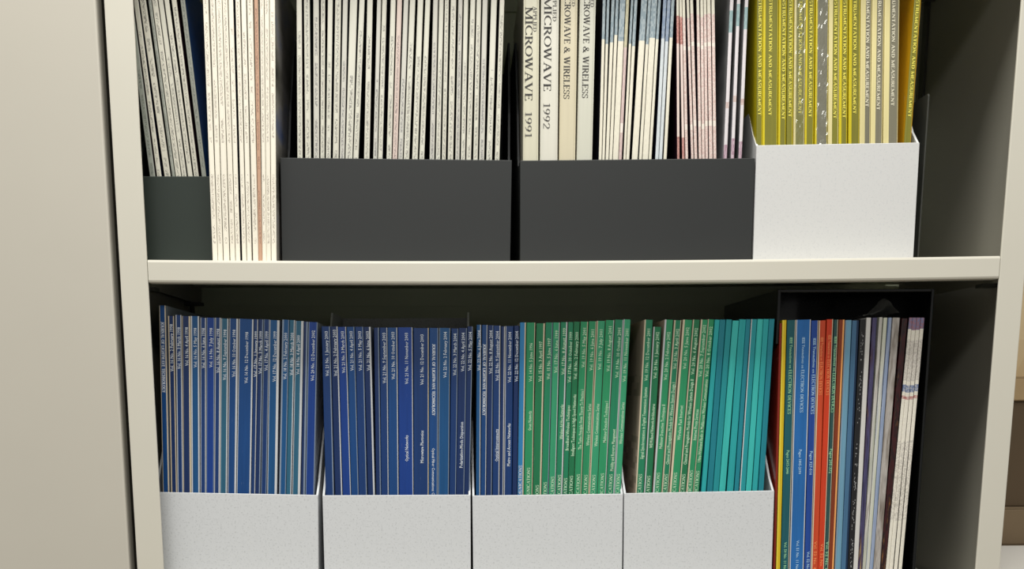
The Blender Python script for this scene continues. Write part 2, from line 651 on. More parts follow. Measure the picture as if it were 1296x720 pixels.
def settle():
    """neighbours that would cut into each other are set upright against each other instead"""
    for row in ROWS.values():
        for (o, t, h), (p, t2, h2) in zip(row, row[1:]):
            for _ in range(2):
                la, lb = o.rotation_euler[1], p.rotation_euler[1]
                zb = max(o.location.z, p.location.z)
                zt = min(o.location.z + h * math.cos(la), p.location.z + h2 * math.cos(lb))
                ed_ = lambda q, x, z: q.location.x + math.tan(q.rotation_euler[1]) * (z - q.location.z) + x / math.cos(q.rotation_euler[1])
                g0 = ed_(p, -t2 / 2, zb) - ed_(o, t / 2, zb) - 0.00008
                g1 = ed_(p, -t2 / 2, zt) - ed_(o, t / 2, zt) - 0.00008
                k0, k1 = max(0.0, -g0), max(0.0, -g1)
                if k0 or k1:
                    p.location.x += k0
                    p.rotation_euler[1] = math.atan(math.tan(lb) + (k1 - k0) / (zt - zb))


ORD = ['', 'first', 'second', 'third', 'fourth', 'fifth', 'sixth', 'seventh', 'eighth', 'ninth', 'tenth', 'eleventh', 'twelfth',
       'thirteenth', 'fourteenth', 'fifteenth', 'sixteenth', 'seventeenth', 'eighteenth', 'nineteenth', 'twentieth', 'twenty-first',
       'twenty-second', 'twenty-third', 'twenty-fourth', 'twenty-fifth', 'twenty-sixth', 'twenty-seventh', 'twenty-eighth', 'twenty-ninth']

# ------------------------------------------------------------------ setting and cabinet
X_IN_L, X_IN_R = at(187.5, 360, 0).x, at(1264.0, 360, 0).x
X_OUT_L, X_OUT_R = at(152.5, 360, 0).x, at(1296.0, 360, 0).x
XM = (X_IN_L + X_IN_R) / 2
HW = (X_IN_R - X_IN_L) / 2
Z_UP_END = (at(188, 328.5, 0).z + at(1265, 323.5, 0).z) / 2
SAG = Z_UP_END - at(700, 329.8, 0).z
LIP = 0.0225
SAG_LOW = 0.006
Z_LOW_END = at(790, 404.5, 0.04).z - 0.2970 + SAG_LOW
CAB_TOP, CAB_D = 1.92, 0.325
SP = Z_UP_END - Z_LOW_END


def shelf_z(z_end):
    sag = SAG if z_end > 1.3 else SAG_LOW
    return lambda x: z_end - sag * max(0.0, 1 - ((x - XM) / HW) ** 2)


F_UP, F_LOW = shelf_z(Z_UP_END), shelf_z(Z_LOW_END)

# floor and walls of the room
tag(box('floor', (-3.0, 3.0, -4.0, 1.0, -0.05, 0.0), m_paint((150, 142, 128), 0.5, 'floor_vinyl')), kind='structure')
tag(box('wall_back', (-3.0, 3.0, 0.9, 1.0, 0.0, 2.8), m_paint((196, 186, 164), 0.8, 'wall_paint')), kind='structure')

cab = thing('storage_cabinet', (XM, 0, 0), 'open beige steel storage cabinet with two shelves of boxed journals', 'cabinet')


def cpart(name, b, m, bevel=0.0):
    return box(name, (b[0] - XM, b[1] - XM, *b[2:]), m, cab, bevel)


W_T = 0.0012
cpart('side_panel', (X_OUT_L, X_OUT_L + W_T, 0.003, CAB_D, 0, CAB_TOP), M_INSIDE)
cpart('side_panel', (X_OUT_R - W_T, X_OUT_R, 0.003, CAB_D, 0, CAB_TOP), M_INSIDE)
cpart('back_panel', (X_OUT_L + W_T, X_OUT_R - W_T, CAB_D - 0.0012, CAB_D, 0.0, CAB_TOP), M_BACK)
cpart('top_panel', (X_OUT_L, X_OUT_R, 0.0, CAB_D, CAB_TOP, CAB_TOP + 0.02), M_BEIGE, 0.002)
cpart('front_post', (X_OUT_L, X_IN_L, 0.0, 0.003, 0, CAB_TOP), M_BEIGE, 0.0008)
cpart('front_post', (X_IN_R, X_OUT_R, 0.0, 0.003, 0, CAB_TOP), M_BEIGE, 0.0008)
cpart('plinth', (X_IN_L, X_IN_R, 0.002, 0.014, 0, 0.08), M_BEIGE, 0.001)


def shelf(z_end):
    """folded steel tray: sheet with lips turned down on four sides, sagging a little in the middle"""
    f = shelf_z(z_end)
    n = 24
    xa, xb = X_IN_L + 0.0006, X_IN_R - 0.0006
    th, rr = 0.0012, 0.0025
    prof = [(CAB_D - 0.006, 0.0), (rr, 0.0), (rr * 0.3, -rr * 0.3), (0, -rr), (0, -LIP + rr), (rr * 0.3, -LIP + rr * 0.3), (rr, -LIP), (0.014, -LIP),
            (0.014, -LIP + th), (0.0035, -LIP + th), (0.0022, -th), (CAB_D - 0.0072, -th), (CAB_D - 0.0072, -LIP), (CAB_D - 0.006, -LIP)]
    m = len(prof)
    V, Fc = [], []
    for i in range(n + 1):
        x = xa + (xb - xa) * i / n
        for (y, z) in prof:
            V.append((x - XM, y, f(x) + z))
    for i in range(n):
        for j in range(m):
            a, b = i * m + j, i * m + (j + 1) % m
            Fc.append((a, b, b + m, a + m))
    Fc.append(tuple(range(m)))
    Fc.append(tuple(reversed([n * m + j for j in range(m)])))
    me = mesh('shelf', V, Fc)
    bm = bmesh.new(); bm.from_mesh(me)
    bmesh.ops.recalc_face_normals(bm, faces=bm.faces)
    bm.to_mesh(me); bm.free()
    me.materials.append(M_BEIGE); me.materials.append(M_BACK)
    for p in me.polygons:
        c = p.center
        if c.y > 0.012 and c.z < f(c.x + XM) - 0.0004:
            p.material_index = 1
    s = link('shelf', me, [M_BEIGE], cab)
    # lips at the two ends and the clips that carry the shelf
    for x0, x1 in ((X_IN_L - 0.018, X_IN_L - 0.0168), (X_IN_R + 0.0168, X_IN_R + 0.018)):
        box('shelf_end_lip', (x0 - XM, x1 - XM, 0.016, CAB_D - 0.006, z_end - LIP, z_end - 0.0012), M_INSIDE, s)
    for x0, x1 in ((X_IN_L - 0.0166, X_IN_L), (X_IN_R, X_IN_R + 0.0166)):
        box('shelf_wing', (x0 - XM, x1 - XM, 0.016, CAB_D - 0.006, z_end - 0.0012, z_end), M_BEIGE, s)
    for x0, x1 in ((X_OUT_L + W_T, X_IN_L - 0.006), (X_IN_R + 0.006, X_OUT_R - W_T)):
        for y0 in (0.05, 0.265):
            box('shelf_clip', (x0 - XM, x1 - XM, y0, y0 + 0.018, z_end - LIP - 0.004, z_end - LIP - 0.0002), M_GREYMETAL, s)
    return s


for z in (Z_UP_END, Z_LOW_END, Z_UP_END + SP, Z_LOW_END - SP, Z_LOW_END - 2 * SP, 0.085):
    if z < CAB_TOP - 0.05:
        shelf(z)
# slotted uprights on the side panels
for x0, x1 in ((X_OUT_L + W_T, X_OUT_L + 0.004), (X_OUT_R - 0.004, X_OUT_R - W_T)):
    for y0 in (0.035, 0.295):
        cpart('slotted_upright', (x0, x1, y0, y0 + 0.014, 0.05, CAB_TOP - 0.02), M_GREYMETAL)

# neighbour cupboard
NX = at(143.0, 360, 0).x
nb = thing('steel_cupboard', (NX - 0.46, 0, 0), 'closed beige steel cupboard standing left beside the open cabinet of journals', 'cupboard')
box('body', (-0.46, 0.456, 0.022, 0.29, 0, 1.94), m_paint((120, 116, 104), 0.5, 'grey_enamel'), nb, 0.001)
box('door', (-0.455, 0.460, -0.001, 0.020, 0.05, 1.935), m_paint((190, 185, 173), 0.45, 'beige_door_enamel', 0.03), nb, 0.0022)

# ------------------------------------------------------------------ magazine holders
BASE = 0.0024


def holder(label, xl, xr, ypx, Yf, floor, front_m, side_h, front_h=None, depth=0.245, cut=None, group='magazine boxes', th=0.0022, tilt=0.0):
    a, b = at(xl, ypx, Yf), at(xr, ypx, Yf)
    w = b.x - a.x
    cx = (a.x + b.x) / 2
    cx -= math.tan(tilt) * ((a.z + b.z) / 2 - floor(cx))
    slope = (floor(a.x) - floor(b.x)) / w
    z = floor(cx) + abs(tilt - slope) * w / 2 + 0.0003
    fh = (a.z + b.z) / 2 - z
    o = thing('magazine_box', (cx, Yf, z), label, 'magazine box', group, (0, tilt, 0))
    box('front_panel', (-w / 2, w / 2, 0, th, 0, fh), front_m, o, 0.0006)
    box('base', (-w / 2 + th, w / 2 - th, th, depth - th, 0, th), front_m, o)
    box('back_panel', (-w / 2 + th, w / 2 - th, depth - th, depth, 0, side_h), front_m, o)
    if side_h < fh + 0.10:
        r_ = side_h - fh
        prof = [(th, 0), (depth, 0), (depth, side_h), (0.09, side_h), (0.065, fh + r_ * 0.85), (0.040, fh + r_ * 0.5), (0.018, fh + r_ * 0.16), (th, fh)]
    elif cut == 'deep':
        prof = [(th, 0), (depth, 0), (depth, side_h), (0.115, side_h), (0.100, side_h - 0.022), (0.085, side_h - 0.055), (0.070, fh + 0.06), (0.058, fh + 0.02), (0.050, fh + 0.004), (0.040, fh), (th, fh)]
    else:
        prof = [(th, 0), (depth, 0), (depth, side_h), (0.13, side_h), (0.105, side_h - 0.03), (0.070, fh + 0.085), (0.040, fh + 0.040), (0.016, fh + 0.012), (th, fh)]
    for x0 in (-w / 2, w / 2 - th):
        link('side_panel', prism_x('side_panel', prof, x0, x0 + th), front_m, o)
    return lambda x: z + BASE + 0.0006 - math.tan(tilt) * (x - cx)


Y_BOX = 0.034
Y_SP = 0.0385
Y_LO = 0.0395
bx1 = holder('dark green-black magazine box against the left post, holding leaning white magazines', 170.0, 267.5, 223, Y_BOX, F_UP, M_GREENBOX, 0.165, cut='deep', tilt=0.004)
bx2 = holder('wide black magazine box between the loose white stack and the white binders', 354.5, 648, 201, Y_BOX, F_UP, M_BLACKBOX, 0.245, cut='deep', tilt=0.0147)
bx3 = holder('wide black magazine box holding the four white binders and pink magazines', 658.2, 955.5, 201.5, Y_BOX, F_UP, M_BLACKBOX, 0.245, cut='deep', tilt=-0.0055)
bx4 = holder('white magazine box on the upper shelf holding yellow and grey journals', 957.6, 1164, 182, Y_BOX, F_UP, M_WHITEBOX, 0.20, tilt=-0.012)
bx5 = holder('speckled pale grey magazine box beside the left post holding blue journals', 194, 402.5, 624.5, Y_BOX, F_LOW, M_GREYBOX, 0.19, tilt=0.023)
bx6 = holder('speckled pale grey magazine box holding blue journals only, between two blue-filled boxes', 408, 595.6, 626.5, Y_BOX, F_LOW, M_GREYBOX, at(500, 405, Y_BOX + 0.245).z - F_LOW(0), tilt=0)
bx7 = holder('speckled pale grey magazine box holding dark blue and green journals together', 597.8, 788.6, 626.0, Y_BOX, F_LOW, M_GREYBOX, 0.19, tilt=-0.008)
bx8 = holder('speckled pale grey magazine box holding green and teal journals', 790.0, 980.0, 622.5, Y_BOX, F_LOW, M_GREYBOX, 0.19, tilt=-0.014)


def fl(f):
    return lambda x: f(x) + BASE + 0.0006


FU, FL = fl(F_UP), fl(F_LOW)

# ------------------------------------------------------------------ upper shelf
NAVY = m_cover((16, 18, 44), 0.3, 'navy_cover')
BLACKC = m_cover((20, 18, 20), 0.3, 'black_cover')
PLUM = m_cover((44, 20, 36), 0.3, 'plum_cover')
GREYC = m_cover((120, 126, 124), 0.35, 'grey_cover')
DKGREEN = m_cover((18, 34, 32), 0.35, 'dark_green_cover')
WHITEC = m_cover((214, 210, 198), 0.4, 'white_cover', 0.04)
DARKS = [NAVY, BLACKC, PLUM, NAVY, BLACKC, DKGREEN, NAVY]

# A: leaning magazines in the dark green-black box   (top edges at row 0, edges at row 223)
pA = m_print((208, 205, 190), (96, 92, 88), 0.055, 0.245)
pAg = m_print((150, 154, 144), (84, 86, 80), 0.055, 0.235)
A = [((160.0, 167.5), (189.4, 196.4), pAg, 'grey-green spined magazine leaning in the dark green-black box beside the left post'),
     ((168.6, 174.4), (197.8, 204.4), pA, None), ((175.8, 184.0), (207.2, 215.6), pA, None),
     ((187.4, 191.2), (217.4, 221.6), pAg, 'thin grey-spined magazine leaning among white ones in the dark green-black box'),
     ((191.6, 199.0), (221.9, 229.0), pA, None), ((199.4, 206.0), (229.4, 235.8), pA, None), ((207.6, 213.8), (237.6, 243.9), pA, None),
     ((216.4, 223.2), (245.0, 251.3), pA, None),
     ((227.2, 233.8), (254.7, 260.6), pAg, 'blue-covered magazine with grey spine leaning next to the loose white stack')]
BLUEA = m_cover((22, 62, 118), 0.3, 'blue_cover')
ROW[0] = 'A'
k = 0
for i, (xt, xb, sp, lab) in enumerate(A):
    if lab is None:
        k += 1
        lab = 'white-spined magazine leaning in the dark green-black box, %s from the left post' % ORD[k]
    booklet('magazine', lab, 'magazine', 'leaning magazines in the dark green-black box', xt, 0, xb, 223, Y_SP + 0.001, bx1, sp,
            DARKS[i % 7], BLUEA if i == 8 else DARKS[(i + 2) % 7], height=0.276, dy=0.001 * (i % 3))

# B: loose stack of white magazines on the shelf itself
pB = m_print((240, 234, 218), (150, 138, 126), 0.115, 0.270, 0.45, (0.018, 0.085))
pBt = m_print((196, 158, 132), (120, 84, 76), 0.09, 0.225, 0.45, (0.018, 0.07))
B = [((256.2, 263.6), (269, 275.2)), ((265, 272.4), (275.8, 281.8)), ((273, 280.4), (282.4, 290.6)), ((281, 288.0), (291.2, 297.6)),
     ((288.6, 295.2), (298.2, 304)), ((297.4, 303.6), (306.4, 311.7)), ((304.9, 311.2), (312.2, 318.6)), ((312.2, 319.9), (320, 327)),
     ((320.4, 327.2), (327.4, 330.8)), ((328, 334.2), (331.2, 335.8)), ((334.6, 340.2), (336.2, 342.6)), ((340.9, 348.0), (343.2, 350))]
STACKCOVER = m_photo([(50, 50, 48), (110, 108, 100), (150, 146, 140), (90, 108, 150)], 9.0)
ROW[0] = 'B'
for i, (xt, xb) in enumerate(B):
    if i == 8:
        lab = 'tan and brown spined magazine in the loose white stack on the shelf'
    else:
        lab = 'white magazine in the loose stack on the shelf, %s from the dark green-black box' % ORD[i + 1]
    booklet('magazine', lab, 'magazine', 'loose white magazines standing on the upper shelf', xt, 0, xb, 327, 0.018, lambda x: F_UP(x) + 0.0003,
            pBt if i == 8 else pB, WHITEC if i != 5 else NAVY, STACKCOVER if i == 11 else (NAVY if i == 4 else WHITEC), height=0.279)

# C: white magazines in the wide black box
pC = m_print((212, 210, 196), (104, 100, 96), 0.06, 0.235, 0.5, (0.262, 0.272))
pC2 = m_print((200, 198, 188), (96, 92, 96), 0.06, 0.225, 0.55, (0.262, 0.272))
pCp = m_print((214, 196, 186), (120, 100, 100), 0.06, 0.215, 0.55)
C_T = [(375, 382), (384.2, 392), (395.8, 403.6), (405.3, 411.5), (414.7, 421.3), (424, 431.7), (433, 440.7), (442, 452.2), (454.6, 461.5), (464.3, 472),
       (476.8, 482.4), (483, 489.7), (494.2, 501), (502.5, 508.8), (510.3, 517.5), (518.2, 526.0), (528.6, 535.8), (538.3, 544.6), (548.3, 554.3),
       (555.3, 562), (563, 568.2), (570.3, 577.5), (580, 585.6), (587, 592.8), (595.3, 601.8), (603, 609.2), (610.6, 617.5), (621.4, 629.3), (632, 639)]
C_B = [(376.1, 383), (386, 393.5), (396.7, 403.6), (405, 410.5), (412.2, 418.5), (420.8, 428.6), (430, 435.3), (436, 444.9), (446.3, 453.2), (460.6, 467.5),
       (472, 477.2), (478.2, 483.8), (489, 495.6), (496.3, 503), (504, 509.4), (510.8, 517.8), (521.4, 528.9), (530.3, 537.2), (543.2, 550),
       (551.5, 557), (559, 564.4), (566.4, 573.8), (576, 581.7), (583, 589), (590, 596.4), (598.8, 604.7), (606.4, 613), (615.4, 623), (626.5, 632)]
ROW[0] = 'C'
for i, (xt, xb) in enumerate(zip(C_T, C_B)):
    sp = pCp if i == 13 else (pC2 if i % 4 == 2 else pC)
    lf = m_cover((128, 134, 156), 0.35, 'slate_cover') if i == 12 else DARKS[(i * 3) % 7]
    if i == 13:
        lab = 'pinkish white spined magazine in the wide black box beside the loose stack'
    else:
        lab = 'white-spined magazine in the wide black box, %s from the loose white stack' % ORD[i + 1]
    booklet('magazine', lab, 'magazine', 'white magazines in the wide black box', xt, 0, xb, 200, Y_SP, bx2, sp, lf, DARKS[(i * 3 + 2) % 7],
            height=0.279, dy=0.0008 * ((i * 5) % 4))

# D: four white binders with serif titles
INK = m_flat((58, 56, 54), 0.5, 'dark_ink')
INK2 = m_flat((96, 94, 90), 0.5, 'grey_ink')
D = [((662.2, 683.2), (661.9, 681.4), (206, 202, 180), [('MICROWAVE', 8.5, 127, 9.4, INK, 'serif', True, -0.15), ('1991', 142, 174, 8.4, INK2, 'serif', True, -0.15), ('APPLIED', 8, 40, 4.6, INK2, 'serif', True, 0.22)],
      'white binder lettered MICROWAVE 1991, beside the edge of the black box'),
     ((684.6, 708), (683.2, 706), (210, 207, 194), [('MICROWAVE', -4, 115, 9.4, INK, 'serif', True, -0.12), ('1992', 131, 163, 8.6, INK2, 'serif', True, -0.14), ('APPLIED', -12, 27, 4.6, INK2, 'serif', True, 0.25)],
      'white binder lettered MICROWAVE 1992'),
     ((709.6, 731.8), (707.5, 728.3), (204, 195, 168), [('MICROWAVE & WIRELESS', -17, 125, 7.8, INK, 'serif', True, -0.10), ('APPLIED', -24, 8, 4.0, INK2, 'serif', True, 0.24)],
      'cream binder lettered MICROWAVE & WIRELESS, next to the 1992 binder'),
     ((733.9, 754.7), (729.7, 749.9), (204, 203, 188), [('MICROWAVE & WIRELESS', -17, 124, 7.8, INK, 'serif', True, -0.06), ('APPLIED', -24, 9, 4.0, INK2, 'serif', True, 0.26)],
      'off-white binder lettered MICROWAVE & WIRELESS, next to blue-topped magazines')]
ROW[0] = 'D'
for i, (xt, xb, c, tx, lab) in enumerate(D):
    m = m_cover(c, 0.3, 'binder_vinyl', 0.03)
    booklet('binder', lab, 'binder', 'white binders in the black box', xt, 0, xb, 200, Y_SP - 0.001, bx3, m, m, m, height=0.284, depth=0.225, rnd=0.0028, texts=tx)

# E: cream magazines with blue-grey tops
z_at = lambda y: at(800, y, Y_SP).z - FU(at(800, y, Y_SP).x)
CRM, BLG = (226, 221, 203), (134, 150, 158)
mE = m_bands([(0, 1, CRM, (214, 208, 192), 0.4), (z_at(52), 1, BLG, (176, 186, 188), 0.6)], 0.012, 'blue_topped_print', 420.0)
mEb = m_bands([(0, 1, (206, 212, 214), (188, 196, 202), 0.4), (z_at(50), 1, (124, 140, 164), (168, 178, 188), 0.5)], 0.012, 'blue_topped_print', 420.0)
mEp = m_bands([(0, 1, (206, 186, 180), (188, 160, 160), 0.5), (z_at(168), z_at(156), (236, 226, 216), (226, 210, 206), 0.3), (z_at(60), 1, (196, 190, 160), (150, 150, 130), 0.4)], 0.006, 'pink_print', 420.0)
E_T = [(762.8, 767), (768, 772), (774, 778.6), (779, 783.6), (784.6, 792), (792.5, 797), (798.5, 802), (802.6, 807.5), (811.7, 820), (820.7, 824.3), (824.5, 832.6), (833, 837.4), (839.4, 844.2), (844.4, 849.6), (849.9, 854.5)]
E_B = [(757.8, 761.7), (762, 765.4), (766, 770.3), (770.7, 774.4), (775, 782.5), (783.2, 787.4), (789, 792.2), (792.5, 796.4), (799.9, 807.5), (808.6, 813), (813.3, 820.7), (821.4, 824.9), (829.4, 833.7), (833.9, 837.8), (840, 844.3)]
for i, (xt, xb) in enumerate(zip(E_T, E_B)):
    sp = mEp if i == 5 else (mEb if i in (12, 13) else mE)
    if i == 5:
        lab = 'pinkish spined magazine among cream blue-topped ones beside the binders'
    elif i in (12, 13):
        lab = 'pale blue-white magazine with blue-grey spine top, %s of two beside the pink magazines' % ('farther' if i == 12 else 'nearer')
    else:
        lab = 'cream spined magazine with blue-grey top, %s from the off-white binder' % ORD[i + 1]
    booklet('magazine', lab, 'magazine', 'blue-topped magazines beside the binders', xt, 0, xb, 200, Y_SP, bx3, sp,
            NAVY if i in (0, 12) else (GREYC if i == 9 else BLACKC), BLACKC if i != 14 else NAVY, height=0.277, dy=0.0007 * (i % 3))

# F: pink and white magazines
PNK, WHT, RED = (222, 206, 198), (232, 224, 212), (168, 106, 98)
mF = m_bands([(0, 1, PNK, (206, 176, 168), 0.8), (z_at(164), z_at(157), WHT, PNK, 0.3), (z_at(63), z_at(58), WHT, PNK, 0.3), (z_at(22), 1, (222, 218, 200), (206, 200, 186), 0.4)], 0.006, 'pink_dotted_print', 900.0)
mF2 = m_bands([(0, 1, (226, 206, 198), PNK, 0.6), (0, z_at(178), (190, 146, 138), (156, 98, 92), 0.6), (z_at(60), z_at(25), (200, 150, 140), RED, 0.8), (z_at(25), 1, (222, 218, 200), (206, 200, 186), 0.4)], 0.006, 'pink_dotted_print', 900.0)
F_T = [(854.9, 858.2), (858.9, 862.4), (863, 867), (869, 872.5), (873.2, 877.6), (881.4, 885.5), (886.4, 890), (890.8, 894.3), (895, 899.4), (900.5, 905)]
F_B = [(856.4, 860), (863, 866.6), (867.4, 871), (874.9, 878.3), (879, 882.8), (883.6, 887.3), (887.8, 892.0), (892.5, 897.0), (897.4, 902.4), (903.0, 907.2)]
for i, (xt, xb) in enumerate(zip(F_T, F_B)):
    lab = 'thin magazine with pink dotted spine, %s from the cream blue-topped magazines' % ORD[i + 1]
    if i < 2:
        lab = 'thin magazine with dark red blotches on its pink spine, %s from the blue-topped magazines' % ORD[i + 1]
    booklet('magazine', lab, 'magazine', 'pink spined magazines in the black box', xt, 0, xb, 200, Y_SP, bx3, mF2 if i < 2 else mF,
            m_cover((52, 20, 48), 0.3, 'purple_cover') if i == 3 else PLUM, PLUM if i < 9 else BLACKC, height=0.274, dy=0.0006 * (i % 2))

# G: three white magazines with grey photo covers showing
mG = m_bands([(0, 1, (218, 212, 214), (206, 198, 204), 0.3), (0, z_at(182), (196, 174, 184), (140, 96, 118), 0.6), (z_at(136), z_at(128), (206, 190, 186), (180, 146, 138), 0.5), (z_at(40), z_at(12), (140, 168, 170), (176, 192, 192), 0.5)], 0.008, 'white_violet_print', 300.0)
mGc = m_photo([(116, 118, 120), (150, 150, 150), (176, 174, 178), (132, 138, 150)], 7.0)
for i, (xt, xb) in enumerate([((924.4, 928.4), (915.2, 920.8)), ((933.4, 937.0), (924.4, 930.0)), ((943.4, 947.0), (934.0, 939.6))]):
    booklet('magazine', 'white-violet magazine with grey photo cover, %s from the white box of yellow journals' % ORD[3 - i], 'magazine',
            'grey-covered magazines beside the yellow journals', xt, 0, xb, 200, Y_SP + 0.001, bx3, mG, mGc, BLACKC, height=0.275)

# H: yellow and grey journals in the white box
YEL, YELT = (206, 188, 32), m_flat((232, 220, 96), 0.4, 'yellow_ink')
CRT = m_flat((226, 220, 196), 0.4, 'cream_ink')
mY = m_cover(YEL, 0.3, 'yellow_cover', 0.06)
mOl = m_cover((124, 120, 46), 0.28, 'olive_cover', 0.08)
mGr = m_cover((122, 118, 100), 0.3, 'grey_olive_cover', 0.06)
mCrm = m_cover((218, 206, 150), 0.35, 'cream_cover', 0.05)
mOr = m_cover((200, 152, 22), 0.3, 'amber_cover', 0.08)
TI = 'TRANSACTIONS ON INSTRUMENTATION AND MEASUREMENT'


def tt(y1, ink, off=0.0, cap=4.2):
    return [(TI, y1 - 236, y1, cap, ink, 'serif', True, off, 1.45)]


# (left,right) at row 0, the same at row 183, spine, left board, strip share at the left, text end row, kind, offset
H = [((958.2, 966.0), (957.3, 964.8), mOl, mY, 0, 146, None, 0.0), ((966.2, 986), (965, 984.3), mOl, mY, .15, 146, None, -0.02), ((986.6, 996.4), (985, 995.3), mOl, mY, .25, 151, None, 0.13),
     ((996.7, 1005), (995.7, 1003.5), mOl, mOl, 0, 148, None, 0.0), ((1006, 1020), (1004.2, 1018.5), mOl, mCrm, .2, 144, 'wrap', 0.05), ((1020.4, 1032), (1018.8, 1030.3), mOl, mY, .2, 148, None, 0.08),
     ((1033, 1049), (1031, 1047.6), mGr, mY, .15, None, 'wrap', 0.0), ((1049.4, 1063.2), (1048, 1061.3), mOl, mCrm, .38, 150, None, 0.15), ((1063.6, 1074), (1061.6, 1073), mOl, mY, .3, 149, None, 0.12),
     ((1075, 1089), (1074, 1087.8), mOl, mY, .25, 144, None, 0.02), ((1089.4, 1104), (1088.2, 1101.5), mGr, mCrm, .48, 135, 'c', 0.16), ((1104.4, 1120), (1102, 1117), mGr, mCrm, .40, 139, 'c', 0.12),
     ((1120.4, 1138), (1117.3, 1136.8), mGr, mCrm, .36, 134, 'c', 0.1), ((1156, 1166.5), (1141.6, 1149), mOl, mOr, .0, 148, None, 0.0)]
ROW[0] = 'H'
for i, (xt, xb, sp, lf, st, tend, kind, off) in enumerate(H):
    if kind == 'wrap':
        lab = 'yellow-edged journal in crumpled clear plastic wrap, %s of two wrapped ones' % ('narrower' if i == 4 else 'greyer wider')
    elif kind == 'c':
        lab = 'grey spined INSTRUMENTATION AND MEASUREMENT journal with cream edge, %s from the leaning amber one' % ORD[13 - i]
    elif i == 13:
        lab = 'amber-covered INSTRUMENTATION AND MEASUREMENT journal leaning over beside the dark side panel'
    elif i == 1:
        lab = 'thickest olive INSTRUMENTATION AND MEASUREMENT journal, second in the white box'
    else:
        lab = 'olive and yellow INSTRUMENTATION AND MEASUREMENT journal, %s from the grey-covered magazines' % ORD[i + 1]
    o, t, h = booklet('journal', lab, 'journal', 'yellow and grey journals in the white box', xt, 0, xb, 183, Y_SP, bx4, sp, lf, mY if lf is not mCrm else mCrm,
                      height=0.279, strip=(st, 0.04), strip_m=lf if lf is not mOl else mY,
                      texts=(tt(tend, CRT if kind == 'c' else YELT, off) if tend else ()), dy=0.0006 * (i % 3))
    if kind == 'wrap':
        # crumpled clear sleeve round the spine
        nx, nz = 7, 70
        V, Fc = [], []
        for a in range(nz + 1):
            for b in range(nx + 1):
                z = 0.004 + (h - 0.006) * a / nz
                V.append((-t * 0.46 + t * 0.92 * b / nx, -0.0014 - 0.0007 * math.sin(z * 310 + b * 1.7 + i) * math.sin(b * 1.1 + z * 90) - random.random() * 0.0006, z))
        for a in range(nz):
            for b in range(nx):
                q = a * (nx + 1) + b
                Fc.append((q, q + 1, q + nx + 2, q + nx + 1))
        p = link('plastic_wrap', mesh('plastic_wrap', V, Fc), m_plastic_film(), o)
        p['label'] = 'crumpled clear plastic wrap over the spine'

# ------------------------------------------------------------------ lower shelf
WTX = m_flat((206, 214, 224), 0.5, 'white_ink')
MINT = m_flat((190, 224, 190), 0.5, 'pale_green_ink')
BLUES = [m_cover(c, 0.36, 'blue_journal_cover', 0.10) for c in ((8, 62, 118), (9, 50, 104), (12, 74, 124), (9, 40, 88), (36, 90, 116), (8, 54, 128))]
WSTRIP = m_cover((196, 198, 200), 0.35, 'white_edge', 0.05)
CSTRIP = m_cover((204, 190, 164), 0.4, 'cream_edge', 0.05)
GSTRIP = m_cover((128, 142, 160), 0.35, 'grey_blue_edge', 0.05)
JLT = 'JOURNAL OF LIGHTWAVE TECHNOLOGY'


def vol(s, y0, y1, ink, off=0.05, cap=4.3):
    return (s, y0, y1, cap, ink, 'sans', False, off)


